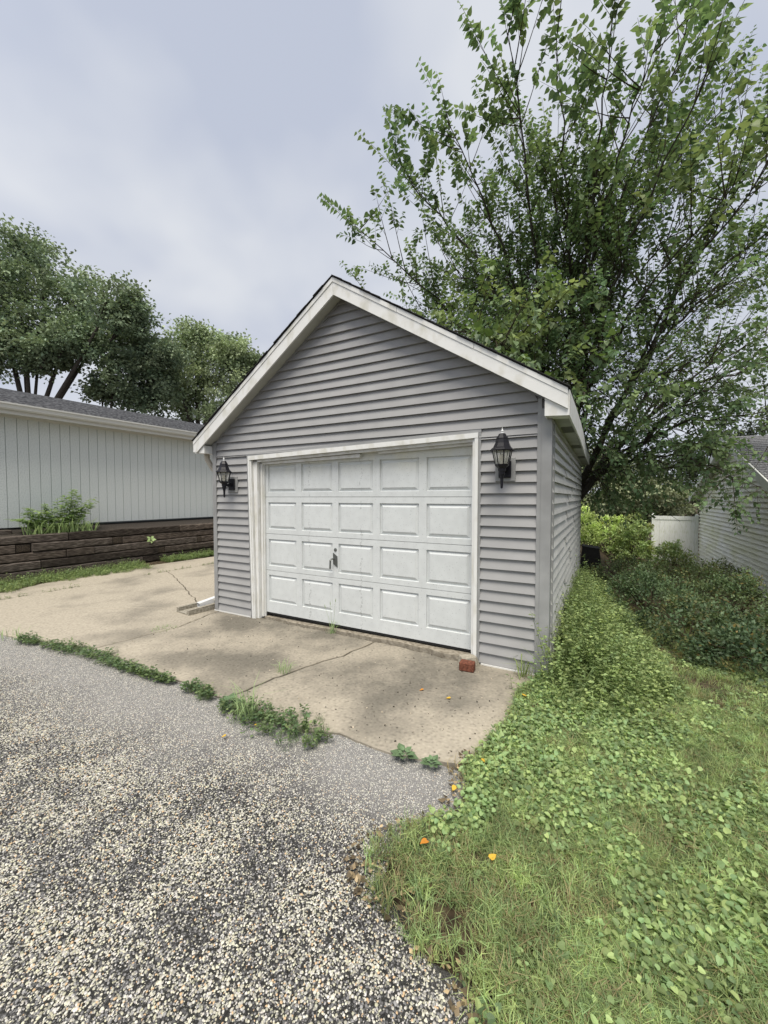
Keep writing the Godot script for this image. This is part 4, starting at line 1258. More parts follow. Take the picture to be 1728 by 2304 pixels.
		for k in nb:
			var f := R(0.08, 1.0)
			var fi := f * 11.99
			var i0 := int(fi)
			var p: Vector3 = pts[i0].lerp(pts[i0 + 1], fi - i0)
			var tan: Vector3 = (pts[i0 + 1] - pts[i0]).normalized()
			var d := (tan * R(0.3, 0.9) + rdir() * 0.75 + Vector3(0, R(0.2, 0.8) if not low else R(-0.35, 0.2), 0)).normalized()
			var bl := R(0.7, 1.8) * (1.35 - 0.75 * f)
			var q := p + d * bl
			var m := p.lerp(q, 0.5) + Vector3(0, -0.08 if not low else 0.1, 0)
			var bp := curve(p, m, q, 4)
			if in_garage(q + base) or in_garage(m + base) or in_shed(q + base): continue
			if q.y + base.y < 1.15: continue
			twigs.tube(bp, [0.011, 0.009, 0.007, 0.005, 0.004], 4)
			ends.append([q, d, R(0.25, 0.6)])
			var ns := 1 + int(bl * 2.1)
			for h in ns:
				var u := R(0.2, 1.0) * 3.99
				var pp: Vector3 = bp[int(u)].lerp(bp[int(u) + 1], u - int(u))
				ends.append([pp, (d * 0.7 + rdir() * 0.8 + Vector3(0, 0.75 if not low else -0.05, 0)).normalized(), R(0.25, 0.8)])
		for en in ends:
			var p: Vector3 = en[0]
			var d: Vector3 = en[1]
			var sl: float = en[2]
			var q := p + d * sl + Vector3(0, -0.05 * sl, 0)
			if in_garage(q + base) or in_garage(p + base) or in_shed(q + base) or in_shed(p + base): continue
			if q.y + base.y < 1.05: continue
			twigs.tube([p, p.lerp(q, 0.55) + Vector3(0, 0.02, 0), q], [0.004, 0.003, 0.0018], 3)
			var nl := int(sl / 0.047) + 2
			var side := d.cross(rdir()).normalized()
			var tone := R(1.1, 2.3)
			var wrm := clampf(R(0.05, 0.5) + (0.35 if p.z + base.z > -3.0 and p.y + base.y < 6.5 else 0.0), 0, 1)
			for h in nl:
				var u := (h + R(0.2, 0.8)) / nl
				if u < 0.12: continue
				side = (side.rotated(d, PI + R(-0.7, 0.7))).normalized()
				var lp := p.lerp(q, u) + Vector3(0, 0.02, 0) * sin(u * PI)
				var pet := (side * 0.8 + d * 0.5 + Vector3(0, -0.1, 0)).normalized()
				lp += pet * 0.025
				var ld := (side * 0.7 + d * 0.45 + Vector3(0, R(-0.85, -0.1), 0)).normalized()
				var nn := (Vector3.UP + rdir() * 0.55).normalized()
				var sz := (R(0.062, 0.105) if p.z + base.z < -3.6 else R(0.08, 0.13)) * (1.15 - 0.45 * u if u > 0.75 else 1.0)
				leaves.append([lp, ld, nn, sz, green(tone * R(0.85, 1.15), clampf(wrm + R(-0.1, 0.1), 0, 1))])
	part("twigs", twigs.done(), M.twig, t).set_meta("kind", "stuff")
	# the leaves nearest the eye are pieces of their own
	var eye := Vector3(2.753, 1.766, 4.251) - base
	var order := []
	for i in leaves.size(): order.append([leaves[i][0].distance_squared_to(eye) + (0.0 if leaves[i][0].z + base.z < 2.5 else 50.0), i])
	order.sort_custom(func(a, c): return a[0] < c[0])
	var hl := heart_leaf()
	var xf := []
	var col := []
	var shades := []
	for k in 5:
		var lm := leafy(0.75)
		lm.vertex_color_use_as_albedo = false
		lm.albedo_color = green(0.8 + 0.12 * k, 0.1 + 0.1 * k).linear_to_srgb()
		lm.backlight = Color(0.10, 0.16, 0.03).linear_to_srgb()
		shades.append(lm)
	for k in order.size():
		var L: Array = leaves[order[k][1]]
		var tr := Transform3D(frame(L[1], L[2]).scaled(Vector3.ONE * L[3]), L[0])
		if k < 280:
			var o := part("leaf", hl, M.near_leaf if M.has("near_leaf") else shades[k % 5], t)
			o.transform = tr
		else:
			xf.append(tr); col.append(L[4])
	many("crown", hl, M.leaf, xf, col, t)
	print("mulberry leaves ", leaves.size())

func bush(label: String, at: Vector3, size: Vector3, n: int, tone: float, warm: float, tips: float, leaf: Mesh, group: String, ls := 1.0) -> void:
	var t := thing("shrub", label, "shrub", at, group)
	var b := MB.new()
	for k in 14:
		var a := R(0, TAU)
		var e := Vector3(cos(a) * size.x * R(0.3, 0.9), size.y * R(0.5, 0.95), sin(a) * size.z * R(0.3, 0.9))
		b.tube([Vector3(0, -0.05, 0), e * 0.5 + Vector3(0, 0.1, 0), e], [0.012, 0.008, 0.003], 4)
	part("stems", b.done(), M.twig, t)
	var xf := []
	var col := []
	var clumps := []
	for k in 70:
		var d := rdir()
		d.y = absf(d.y)
		var rr := R(0.72, 1.06)
		clumps.append([Vector3(d.x * size.x, d.y * size.y, d.z * size.z) * rr, R(0.07, 0.17), R(0.65, 1.3), clampf(warm + R(-0.2, 0.25), 0, 1)])
	for k in n:
		var c: Array = clumps[rng.randi() % 70]
		var p: Vector3 = c[0] + rdir() * c[1] * pow(rng.randf(), 0.5)
		if rng.randf() < 0.25:
			var d := rdir(); d.y = absf(d.y)
			p = Vector3(d.x * size.x, d.y * size.y, d.z * size.z) * R(0.55, 1.0)
		if p.y < 0.02: continue
		var out := Vector3(p.x / size.x, p.y / size.y + 0.3, p.z / size.z).normalized()
		var s := R(0.03, 0.06) * ls
		xf.append(Transform3D(frame(out * 0.6 + rdir() * 0.8, Vector3.UP + rdir() * 0.6).scaled(Vector3.ONE * s), p))
		var g := green(tone * 1.5 * c[2] * R(0.7, 1.3), c[3])
		if c[3] > warm + 0.15 and rng.randf() < 0.4: g = g.lerp(Color(0.22, 0.17, 0.06), 0.5)
		if rng.randf() < tips * 0.4 * p.y / size.y: g = Color(0.21, 0.16, 0.05) * R(0.6, 1.2)
		col.append(g)
	many("foliage", leaf, M.leaf, xf, col, t)

func make_shrubs() -> void:
	var sl := small_leaf(0.3)
	var group := "shrubs between the garage and the cream shed"
	var list := [
		[4.25, -1.15, 0.75, 0.46, 0.62, 5200, 0.62, 0.15, 0.10, "dark shrub at the lawn edge, nearest of the shrubs"],
		[4.95, -0.7, 0.8, 0.42, 0.65, 5200, 0.62, 0.25, 0.18, "dark shrub with orange tips at the right frame edge"],
		[3.75, -2.1, 0.8, 0.62, 0.75, 5600, 0.7, 0.2, 0.04, "dense green shrub at the edge of the tall weeds"],
		[4.9, -2.2, 0.95, 0.62, 0.85, 6000, 0.7, 0.3, 0.12, "broad shrub in the middle, speckled with ochre tips"],
		[3.5, -3.6, 0.85, 0.75, 0.9, 5600, 0.75, 0.2, 0.03, "bushy shrub beside the garage wall's middle"],
		[4.7, -4.1, 1.0, 0.72, 0.95, 5600, 0.8, 0.35, 0.10, "shrub in front of the cream shed's near end"],
		[5.5, -3.4, 0.7, 0.55, 0.8, 4200, 0.75, 0.35, 0.16, "shrub against the cream shed wall, with brownish tips"],
		[3.2, -5.6, 0.9, 0.8, 0.9, 4600, 0.9, 0.4, 0.04, "shrub near the black tub at the garage's back corner"],
		[4.5, -6.4, 1.0, 0.85, 1.0, 4600, 1.0, 0.55, 0.22, "yellow-tinged shrub before the white fence"],
		[5.3, -8.0, 0.7, 0.6, 1.1, 3600, 1.0, 0.6, 0.2, "goldenrod-like shrub by the shed's far corner"]]
	for s in list:
		var gy := ground_height(s[0], s[1])
		bush(s[9], Vector3(s[0], gy - 0.03, s[1]), Vector3(s[2], s[3], s[4]), s[5], s[6], s[7], s[8], sl, group)
	# bright weeds and saplings at the far end
	for s in [[3.0, -13.6, 1.1, 1.55, 0.9, 7000, 2.2, 0.9, "tall bright yellow-green bush behind the garage"], [3.75, -12.4, 0.7, 1.75, 0.8, 6000, 1.7, 0.75, "leafy bush in front of the white fence's left part"], [1.6, -12.6, 1.2, 1.9, 1.0, 7000, 2.3, 1.0, "sunlit bush seen past the garage's back corner"], [4.6, -10.2, 0.5, 0.9, 0.6, 1800, 1.5, 0.6, "small arching sapling before the white fence"]]:
		bush(s[8], Vector3(s[0], ground_height(s[0], s[1]), s[1]), Vector3(s[2], s[3], s[4]), s[5], s[6], s[7], 0.02, small_leaf(0.24), "bright bushes behind the garage", 2.1)

func blade(h: float, w: float, bend: float, turn: float, b: MB, at: Vector3) -> void:
	var d := Vector3(cos(turn), 0, sin(turn))
	var side := Vector3(-sin(turn), 0, cos(turn)) * w
	var p1 := at + Vector3(0, h * 0.55, 0) + d * bend * h * 0.3
	var p2 := at + Vector3(0, h * (1.0 - bend * 0.35), 0) + d * bend * h
	var up := -d * 0.6 + Vector3(0, 0.6, 0)
	b.quad(at - side, at + side, p1 + side * 0.8, p1 - side * 0.8, up)
	b.tri(p1 - side * 0.8, p1 + side * 0.8, p2, up)

func tuft(n: int, h: float, spread: float, bend: float, w: float, sd: int) -> ArrayMesh:
	var r := RandomNumberGenerator.new(); r.seed = sd
	var b := MB.new()
	for k in n:
		var a := r.randf_range(0, TAU)
		var rad := spread * sqrt(r.randf())
		blade(h * r.randf_range(0.55, 1.1), w * r.randf_range(0.7, 1.2), bend * r.randf_range(0.3, 1.4), r.randf_range(0, TAU), b, Vector3(cos(a) * rad, -0.004, sin(a) * rad))
	return b.done()

func rosette(n: int, sd: int, long := 1.0) -> ArrayMesh:
	var r := RandomNumberGenerator.new(); r.seed = sd
	var b := MB.new()
	for k in n:
		var a := TAU * k / n + r.randf_range(-0.4, 0.4)
		var lift := r.randf_range(0.25, 0.8)
		var d := Vector3(cos(a), lift, sin(a)).normalized()
		var f := frame((d + Vector3(0, -0.25, 0)).normalized(), Vector3.UP)
		var s := r.randf_range(0.7, 1.1)
		var o := d * 0.35
		b.tri(Vector3.ZERO, o + f * Vector3(0.02, 0, 0), o - f * Vector3(0.02, 0, 0), f.z)
		for sd2 in [-1.0, 1.0]:
			var p0 := o
			var p1: Vector3 = o + f * (Vector3(0.30 * sd2, 0.15, 0.05) * s)
			var p2: Vector3 = o + f * (Vector3(0.33 * sd2, 0.5 * long, 0.05) * s)
			var p3: Vector3 = o + f * (Vector3(0, 0.95 * long, -0.08) * s)
			var pm: Vector3 = o + f * (Vector3(0, 0.45 * long, -0.03) * s)
			b.tri(p0, p1, pm, f.z); b.tri(p1, p2, pm, f.z); b.tri(p2, p3, pm, f.z)
	return b.done()

func violet(n: int, sd: int) -> ArrayMesh:
	var r := RandomNumberGenerator.new(); r.seed = sd
	var b := MB.new()
	for k in n:
		var a := TAU * k / n + r.randf_range(-0.5, 0.5)
		var rad := r.randf_range(0.4, 1.5)
		var c := Vector3(cos(a) * rad, r.randf_range(0.5, 1.6), sin(a) * rad)
		var f := frame(Vector3(cos(a), r.randf_range(-0.5, 0.2), sin(a)), Vector3.UP + Vector3(r.randfn(), 0, r.randfn()) * 0.3)
		var s := r.randf_range(0.7, 1.1)
		var ring := [Vector3(0, 0, 0), Vector3(0.36, -0.1, 0.06), Vector3(0.5, 0.3, 0.1), Vector3(0.3, 0.75, 0.03), Vector3(0, 0.98, -0.06), Vector3(-0.3, 0.75, 0.03), Vector3(-0.5, 0.3, 0.1), Vector3(-0.36, -0.1, 0.06)]
		var m: Vector3 = c + f * (Vector3(0, 0.4, -0.03) * s)
		for q in 8:
			b.tri(m, c + f * (ring[q] * s), c + f * (ring[(q + 1) % 8] * s), f.z)
		b.tri(Vector3(0.02, 0, 0), Vector3(-0.02, 0, 0), c, Vector3(0, 0, 1))
	return b.done()

func free_ground(x: float, z: float) -> bool:
	return not Geometry2D.is_point_in_polygon(Vector2(x, z), paved)

func make_lawn() -> void:
	var tufts := [tuft(9, 0.075, 0.025, 0.7, 0.0016, 1), tuft(7, 0.095, 0.03, 0.9, 0.0018, 2), tuft(9, 0.095, 0.03, 1.0, 0.0017, 3)]
	var xs := [[], [], []]
	var cs := [[], [], []]
	var placed := 0
	for i in 90000:
		var x := R(1.72, 7.0)
		var z := R(-3.2, 3.6)
		if i < 50000: x = R(1.72, 4.4); z = R(0.2, 3.4)
		if not free_ground(x, z): continue
		if x < 2.33 and z < 0.15: continue
		var m := n_soft.get_noise_2d(x * 5.0, z * 5.0)
		var rag := 0.10 + 0.22 * (0.5 + 0.5 * n_soft.get_noise_2d(x * 7.0 + 90.0, z * 7.0))
		var edge := 1.0 if free_ground(x - rag, z) and free_ground(x, z + rag) and free_ground(x - rag * 0.7, z - rag * 0.7) else 0.0
		if edge == 0.0 and z > 1.6 and rng.randf() < 0.55: continue
		if rng.randf() > maxf(0.34, 0.55 + m * 1.1) - 0.2 * (1.0 - edge): continue
		var k := rng.randi() % 3
		var s := R(0.7, 1.25)
		xs[k].append(Transform3D(Basis.from_euler(Vector3(R(-0.25, 0.25), R(0, TAU), R(-0.25, 0.25))).scaled(Vector3(s, s, s)), Vector3(x, ground_height(x, z), z)))
		var dry := rng.randf() < 0.16 + 0.2 * maxf(0.0, -m)
		cs[k].append(Color(0.42, 0.36, 0.20) * R(0.6, 1.15) if dry else green(R(1.2, 3.6) * (1.0 + 0.5 * n_soft.get_noise_2d(x * 9.0, z * 9.0 + 40.0)), R(0.3, 1.0)))
	var lawn := thing("lawn", "patchy lawn of grass and broad-leaved weeds right of the driveway", "lawn")
	lawn.set_meta("kind", "stuff")
	for k in 3: many("grass", tufts[k], M.grass, xs[k], cs[k], lawn)
	# violets, clover, plantain between the grass
	var rs := [violet(6, 5), violet(5, 6), rosette(6, 7, 1.5)]
	xs = [[], [], []]
	cs = [[], [], []]
	for i in 30000:
		var x := R(1.75, 6.0)
		var z := R(-1.5, 3.5)
		if i < 16000: x = R(1.8, 3.6); z = R(0.1, 2.6)
		if not free_ground(x, z): continue
		if x < 2.33 and z < 0.15: continue
		var m := n_soft.get_noise_2d(x * 3.0 + 70.0, z * 3.0)
		if rng.randf() > 0.28 + m * 1.5 + 0.34 * smoothstep(0.9, 0.2, absf(x - 2.5)) * smoothstep(2.2, 1.2, z): continue
		var k := 0 if rng.randf() < 0.6 else 1
		if rng.randf() < 0.02: k = 2
		var s := R(0.013, 0.034) * (1.5 if k == 2 else 1.0)
		xs[k].append(Transform3D(Basis.from_euler(Vector3(R(-0.45, 0.45), R(0, TAU), R(-0.45, 0.45))).scaled(Vector3(s, s * R(0.6, 1.5), s)), Vector3(x, ground_height(x, z) + R(0.0, 0.025), z)))
		cs[k].append(green(R(1.3, 3.8), R(0.2, 0.9)))
	for k in 3: many("broad_leaves", rs[k], M.grass, xs[k], cs[k], lawn)
	# litter: dry leaf scraps
	var xl := []
	var cl := []
	var sl := small_leaf(0.35)
	for i in 3600:
		var x := R(1.7, 5.0)
		var z := R(0.2, 3.4)
		if i > 1200: x = R(1.6, 2.7); z = R(1.6, 3.3)
		if not free_ground(x + 0.10, z): continue
		if i > 1200 and free_ground(x - 0.25, z) and free_ground(x - 0.15, z - 0.2): continue
		xl.append(Transform3D(Basis.from_euler(Vector3(PI / 2 + R(-0.4, 0.4), R(0, TAU), R(-0.4, 0.4))).scaled(Vector3.ONE * (R(0.012, 0.035) if rng.randf() < 0.93 else R(0.04, 0.06))), Vector3(x, ground_height(x, z) + R(0.0, 0.02), z)))
		cl.append(Color(0.38, 0.29, 0.17) * (R(0.08, 0.5) if rng.randf() < 0.7 else R(0.6, 1.4)))
	many("dry_litter", sl, M.yellow, xl, cl, lawn)

func weed_patch(called: String, label: String, category: String, pts: Callable, n: int, h: float, sz: Vector2, tone: Vector2, warm: Vector2, grassy: float) -> void:
	# stems with small opposite leaves, mixed with grass
	var o := thing(called, label, category)
	o.set_meta("kind", "stuff")
	var sl := small_leaf(0.36)
	var xf := []
	var col := []
	var gx := []
	var gc := []
	var st := MB.new()
	for i in n:
		var q: Vector3 = pts.call()
		if q.y < 0.0: continue
		var g := ground_height(q.x, q.z)
		var hh := q.y * h * R(0.6, 1.1)
		if rng.randf() < grassy:
			var s := clampf(hh, 0.05, 0.42) / 0.2
			gx.append(Transform3D(Basis.from_euler(Vector3(R(-0.2, 0.2), R(0, TAU), R(-0.2, 0.2))).scaled(Vector3(s, s, s)), Vector3(q.x, g, q.z)))
			gc.append(green(R(tone.x, tone.y), R(warm.x, warm.y)))
			continue
		var lean := Vector3(R(-0.35, 0.45), 1, R(-0.35, 0.45)).normalized()
		var tip := Vector3(q.x, g, q.z) + lean * hh
		if hh > 0.1: st.tube([Vector3(q.x, g, q.z), tip], [0.0025, 0.0012], 3)
		var tn := R(tone.x, tone.y)
		var wm := R(warm.x, warm.y)
		var nl := 4 + int(hh / 0.035)
		for k in nl:
			var u := pow((k + rng.randf()) / nl, 0.7)
			var p := Vector3(q.x, g, q.z).lerp(tip, u) + rdir() * 0.015
			var a := R(0, TAU)
			var d := Vector3(cos(a), R(-0.1, 0.6), sin(a))
			xf.append(Transform3D(frame(d, Vector3.UP + rdir() * 0.5).scaled(Vector3.ONE * R(sz.x, sz.y)), p))
			col.append(green(tn * R(0.8, 1.2), clampf(wm + R(-0.15, 0.15), 0, 1)))
	part("stems", st.done(), M.steam, o).set_meta("kind", "stuff")
	many("leaves", sl, M.grass, xf, col, o)
	if gx.size(): many("grass", tuft(8, 0.2, 0.05, 0.9, 0.003, 12), M.grass, gx, gc, o)

func make_weeds() -> void:
	# the bank of tall weeds along the right wall
	weed_patch("weed_bank", "bank of tall yellow-green weeds along the garage's right wall", "weeds", func() -> Vector3:
		var z := R(-5.2, 0.8)
		var wide := 1.1 - 0.1 * absf(z)
		var x := 2.34 + wide * pow(rng.randf(), 0.9)
		var lump := 1.0 + 1.1 * n_soft.get_noise_2d(x * 5.0 + 11.0, z * 5.0)
		var near := smoothstep(0.9, -0.1, z)
		var h := lerpf(0.18, 0.60, near) * pow(1.0 - 0.85 * (x - 2.34) / wide, 0.9) * lump
		if z < -1.5: h *= lerpf(1.0, 0.4, (-1.5 - z) / 3.7)
		if z > 0.14 and x < 2.36: x -= R(0.0, 0.35); h *= 0.5
		if rng.randf() < 0.08: h *= 1.45
		return Vector3(x, h, z), 5200, 1.0, Vector2(0.018, 0.045), Vector2(1.1, 3.2), Vector2(0.45, 1.0), 0.26)
	# the strip of weeds where drive meets slab
	weed_patch("weed_strip", "strip of low green weeds between the driveway and the slab", "weeds", func() -> Vector3:
		var x := R(-3.7, 1.05)
		var z := 1.98 + 0.02 * sin(x * 3.0)
		if x < -1.9: z += 0.16 * smoothstep(-1.9, -3.6, x)
		var wide := 0.10 + 0.05 * sin(x * 2.3 + 1.0)
		if x > 0.0: wide += 0.04
		var thin := n_soft.get_noise_2d(x * 6.0, 3.0)
		if absf(x + 0.12) < 0.10 or thin < -0.33: return Vector3(0, -1, 0)
		wide *= 0.75 + thin
		return Vector3(x, R(0.3, 1.0) * (1.0 + thin), z + rng.randfn() * wide * 0.5), 1500, 0.10, Vector2(0.018, 0.04), Vector2(0.9, 2.0), Vector2(0.1, 0.6), 0.34)
	weed_patch("grass_strip", "strip of long grass along the foot of the sleeper wall", "grass", func() -> Vector3:
		var z := R(-4.0, 2.6)
		var wide := (0.85 if z > -1.6 else 0.45) * (1.0 + 0.5 * n_soft.get_noise_2d(z * 4.0, 9.0))
		if z < -1.7 and z > -2.35: return Vector3(0, -1, 0)
		var x := -7.93 + wide * pow(rng.randf(), 0.8)
		return Vector3(x, R(0.5, 1.0) * (1.0 - 0.5 * (x + 7.93) / wide), z), 3600, 0.26, Vector2(0.02, 0.04), Vector2(1.5, 2.6), Vector2(0.35, 0.85), 0.6)
	weed_patch("joint_grass", "thin grass growing in the joint between the far slabs", "grass", func() -> Vector3:
		var z := R(-6.0, 1.5)
		if n_soft.get_noise_2d(z * 3.0, 5.0) < 0.05 and z > -2.6: return Vector3(0, -1, 0)
		return Vector3(-6.3 + rng.randfn() * 0.03, R(0.4, 1.0), z), 420, 0.08, Vector2(0.015, 0.03), Vector2(1.1, 1.7), Vector2(0.4, 0.8), 0.6)
	# single plants
	var plants := [
		["grass_tuft", "tall grass tuft at the right end of the weed strip", 0.28, 2.02, 40, 0.34, 0.09, 0.8, 0.0035],
		["grass_tuft", "sparse grass tuft in the crack in the middle of the slab", -0.03, 1.27, 34, 0.15, 0.07, 0.9, 0.0028],
		["grass_tuft", "wispy grass tuft at the foot of the garage door", -0.30, 0.12, 22, 0.20, 0.05, 0.7, 0.003],
		["grass_tuft", "grass tuft at the left end of the drive, before the weed strip", -3.75, 2.2, 26, 0.16, 0.16, 0.8, 0.003],
		["grass_tuft", "dry straw-coloured grass tuft at the slab's right front corner", 1.98, 1.83, 26, 0.08, 0.10, 0.9, 0.002],
		["grass_tuft", "flattened grass tuft on the crack leading from the left corner", -2.38, 1.05, 60, 0.045, 0.16, 1.2, 0.003]]
	for p in plants:
		var o := thing(p[0], p[1], "grass", Vector3(p[2], 0.0, p[3]), "grass tufts on the slab")
		var c := green(2.0, 0.5)
		if "dry" in p[1]: c = Color(0.30, 0.24, 0.11)
		var m := leafy(0.5)
		m.vertex_color_use_as_albedo = false
		m.albedo_color = c.linear_to_srgb()
		m.backlight = (c * 0.8).linear_to_srgb()
		part("blades", tuft(p[4], p[5], p[6], p[7], p[8], int(p[4])), m, o)
		if "door" in p[1]:
			var b := MB.new()
			for k in 3:
				b.tube([Vector3(0, 0, 0), Vector3(-0.02 + 0.04 * k, 0.2, 0.02), Vector3(-0.06 + 0.08 * k, 0.34 + 0.05 * k, 0.04)], [0.002, 0.0018, 0.001], 3)
				b.tube([Vector3(-0.06 + 0.08 * k, 0.34 + 0.05 * k, 0.04), Vector3(-0.07 + 0.09 * k, 0.38 + 0.05 * k, 0.045)], [0.006, 0.002], 4)
			part("seed_heads", b.done(), m, o)
	for p in [["broad_leaved_plant", "low broad-leaved plant on the slab's front edge, left of two", 1.60, 1.87, 0.085], ["broad_leaved_plant", "low broad-leaved plant on the slab's front edge, right of two", 1.80, 1.86, 0.07], ["broad_leaved_plant", "broad-leaved plant in the weed strip by the driveway joint", 0.0, 1.97, 0.10]]:
		var o := thing(p[0], p[1], "weed", Vector3(p[2], 0.0, p[3]), "broad-leaved weeds on the slab edge")
		for k in 3:
			var m := leafy(0.5)
			m.vertex_color_use_as_albedo = false
			m.albedo_color = green(1.0 + 0.2 * k, 0.15).linear_to_srgb()
			m.backlight = green(0.8, 0.2).linear_to_srgb()
			var q := part("leaves", rosette(6, 40 + k + int(p[2] * 10)), m, o)
			q.scale = Vector3.ONE * p[4] * (1.0 - 0.22 * k)
			q.position.y = 0.012 * k
			q.rotation.y = k * 0.5
	# the clump on the raised bed
	var hp := thing("garden_plant", "clump of arching light green foliage on the bed against the pale house", "plant", Vector3(-8.35, 0.93, -0.2))
	var b := MB.new()
	var xf := []
	var col := []
	for k in 60:
		var a := R(0, TAU)
		var hh := R(0.40, 1.05)
		var zz := R(-0.6, 0.65)
		hh *= 1.0 - 0.5 * absf(zz - (-0.25)) / 0.9
		var e := Vector3(R(-0.1, 0.2), hh, zz * 1.25 + R(-0.1, 0.1))
		var s := Vector3(R(-0.1, 0.15), 0, zz * 0.6)
		var pts := curve(s, s.lerp(e, 0.4) + Vector3(0, 0.2, 0), e, 5)
		b.tube(pts, [0.006, 0.005, 0.004, 0.003, 0.0025, 0.002], 3)
		for q in 30:
			var u := R(0.25, 1.0) * 4.99
			var p: Vector3 = pts[int(u)].lerp(pts[int(u) + 1], u - int(u))
			var an := R(0, TAU)
			xf.append(Transform3D(frame(Vector3(cos(an), R(-0.3, 0.4), sin(an)), Vector3.UP + rdir() * 0.4).scaled(Vector3.ONE * R(0.07, 0.14)), p))
			col.append(green(R(2.0, 3.3), R(0.25, 0.65)))
	part("stems", b.done(), M.steam, hp)
	many("leaves", small_leaf(0.22), M.grass, xf, col, hp)
	var gm := leafy(0.6); gm.vertex_color_use_as_albedo = false
	gm.albedo_color = green(2.4, 0.6).linear_to_srgb(); gm.backlight = green(2.2, 0.6).linear_to_srgb()
	for k in 6:
		var q := part("strap_leaves", tuft(30, 0.48, 0.13, 1.0, 0.011, 60 + k), gm, hp)
		q.position = Vector3(0.14, 0, -0.55 + 0.22 * k)
	var wp := thing("sprout", "pale sprout growing out of the sleeper wall", "weed", Vector3(-7.93, 0.60, -2.1))
	for k in 2:
		var q := part("leaves", rosette(5, 80 + k), gm, wp)
		q.scale = Vector3.ONE * 0.10
		q.rotation = Vector3(0, 0, -0.9)
		q.position.y = 0.03 * k

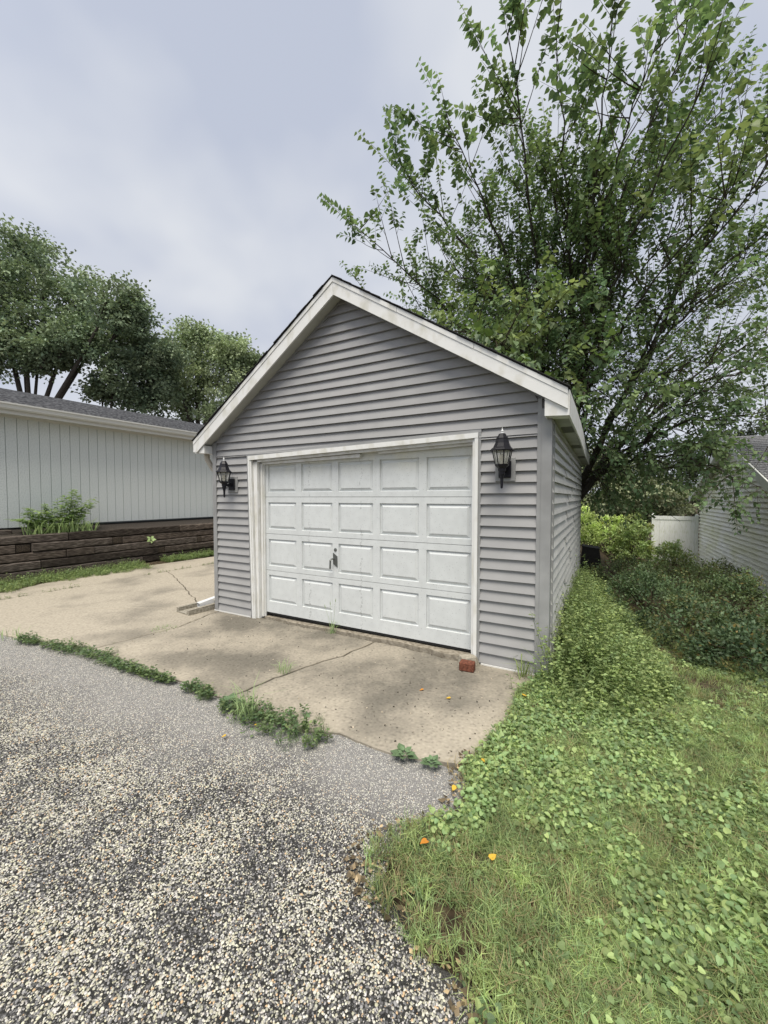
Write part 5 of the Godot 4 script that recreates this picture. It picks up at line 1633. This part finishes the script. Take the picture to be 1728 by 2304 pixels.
# ------------------------------------------------------------------ small things
func make_small_things() -> void:
	var b := MB.new()
	b.bevel_box(Vector3(-0.075, 0, -0.05), Vector3(0.075, 0.09, 0.05), 0.009)
	var br := single("brick", b.done(), M.brick, "loose red-brown brick in front of the door's right corner", "brick")
	br.position = Vector3(1.575, 0.0, 0.34); br.rotation.y = 0.08
	# a broken piece of concrete behind it
	b = MB.new()
	var r := RandomNumberGenerator.new(); r.seed = 3
	var pts := []
	for k in 9:
		var a := TAU * k / 9
		pts.append([Vector3(cos(a) * 0.13 * r.randf_range(0.8, 1.1), 0, sin(a) * 0.085 * r.randf_range(0.8, 1.1)), Vector3(cos(a) * 0.105 * r.randf_range(0.75, 1.1), r.randf_range(0.07, 0.12), sin(a) * 0.065 * r.randf_range(0.75, 1.1))])
	for k in 9:
		var k2 := (k + 1) % 9
		b.quad(pts[k][0], pts[k2][0], pts[k2][1], pts[k][1], pts[k][0] + pts[k2][0])
		b.tri(pts[k][1], pts[k2][1], Vector3(-0.02, 0.11, 0), Vector3.UP)
	var sc := single("concrete_chunk", b.done(), M.stone, "pale broken concrete chunk behind the red-brown brick", "stone")
	sc.position = Vector3(1.545, 0.0, 0.205); sc.rotation.y = 0.3
	# splash block under the downspout
	b = MB.new()
	for q in [[-0.16, -0.11, 0.10, 0.12], [0.11, 0.16, 0.10, 0.12], [-0.109, 0.109, 0.025, 0.03]]:
		b.hexa([Vector3(q[0], 0, -0.4), Vector3(q[1], 0, -0.4), Vector3(q[1] * 1.12, 0, 0.4), Vector3(q[0] * 1.12, 0, 0.4), Vector3(q[0], q[2], -0.4), Vector3(q[1], q[2], -0.4), Vector3(q[1] * 1.12, q[3] * 0.6, 0.4), Vector3(q[0] * 1.12, q[3] * 0.6, 0.4)])
	b.box(Vector3(-0.11, 0.031, -0.4), Vector3(0.11, 0.07, -0.36))
	var sb := single("splash_block", b.done(), M.splash, "trough-shaped splash block under the downspout outlet", "splash block")
	sb.position = Vector3(-2.745, 0.002, 0.10); sb.rotation.y = -0.12
	# dark tub by the back corner
	b = MB.new()
	b.hexa([Vector3(-0.24, 0, -0.25), Vector3(0.24, 0, -0.25), Vector3(0.24, 0, 0.25), Vector3(-0.24, 0, 0.25), Vector3(-0.19, 0.62, -0.2), Vector3(0.16, 0.58, -0.2), Vector3(0.16, 0.58, 0.2), Vector3(-0.19, 0.62, 0.2)])
	b.hexa([Vector3(-0.20, 0.621, -0.21), Vector3(0.17, 0.581, -0.21), Vector3(0.17, 0.581, 0.21), Vector3(-0.20, 0.621, 0.21), Vector3(-0.20, 0.645, -0.21), Vector3(0.17, 0.605, -0.21), Vector3(0.17, 0.605, 0.21), Vector3(-0.20, 0.645, 0.21)])
	var tb := single("upturned_tub", b.done(), M.tub, "black upturned tub by the garage's back right corner", "tub")
	tb.position = Vector3(2.55, -0.02, -6.3)
	# fallen leaves
	var spots := [[-3.05, 2.55, "on the driveway at the left", 0.06], [0.35, 2.3, "on the driveway below the tall grass tuft", 0.045], [0.45, 2.08, "lying at the right end of the weed strip", 0.05], [1.35, 0.95, "on the slab, left of two", 0.05], [1.62, 0.98, "on the slab, right of two", 0.055], [2.18, 0.72, "among the leaves beside the slab's right edge", 0.06], [2.0, 1.98, "in the notch between driveway and lawn", 0.055], [2.02, 2.47, "on the lawn's point, brightest", 0.06], [2.32, 2.42, "upright in the near grass", 0.055], [2.47, 3.08, "at the driveway's edge, near the bottom", 0.10], [2.53, 3.05, "beside the nearest fallen leaf, orange", 0.09], [3.35, 2.75, "in the grass at the bottom right", 0.07], [2.1, 1.72, "orange, by the dry tuft at the slab corner", 0.05], [0.15, 2.0, "by the tall grass tuft", 0.05]]
	var hl := heart_leaf()
	for i in spots.size():
		var s: Array = spots[i]
		var m := mat(lin(0.62, 0.40, 0.05) if i % 4 != 3 else lin(0.55, 0.22, 0.03), 0.7)
		var o := single("fallen_leaf", hl, m, "fallen yellow leaf " + s[2], "leaf", "fallen yellow leaves")
		o.position = Vector3(s[0], (0.012 if free_ground(s[0], s[1]) == false else ground_height(s[0], s[1]) + 0.06), s[1])
		o.rotation = Vector3(-PI / 2 + R(-0.3, 0.3), R(0, TAU), R(-0.2, 0.2))
		o.scale = Vector3.ONE * s[3] * 0.75
	# crumbs of dirt, twigs and pebbles on the slab
	var xf := []
	var col := []
	var cr := small_leaf(0.4)
	for i in 900:
		var x := R(-2.4, 2.05)
		var z := R(0.12, 1.85)
		if rng.randf() > 0.4 + 0.6 * smoothstep(0.4, 1.8, z) * smoothstep(-0.5, 1.2, x) and rng.randf() < 0.75: continue
		var s := R(0.005, 0.022)
		xf.append(Transform3D(Basis.from_euler(Vector3(R(0, TAU), R(0, TAU), R(0, TAU))).scaled(Vector3(s, s, s)), Vector3(x, 0.003, z)))
		var w := R(0.02, 0.12) if rng.randf() < 0.85 else R(0.4, 0.6)
		col.append(Color(w, w * 0.85, w * 0.65))
	var o := many("slab_debris", cr, M.yellow, xf, col, self)
	tag(o, "scattered crumbs of leaf and dirt on the concrete slab", "debris")
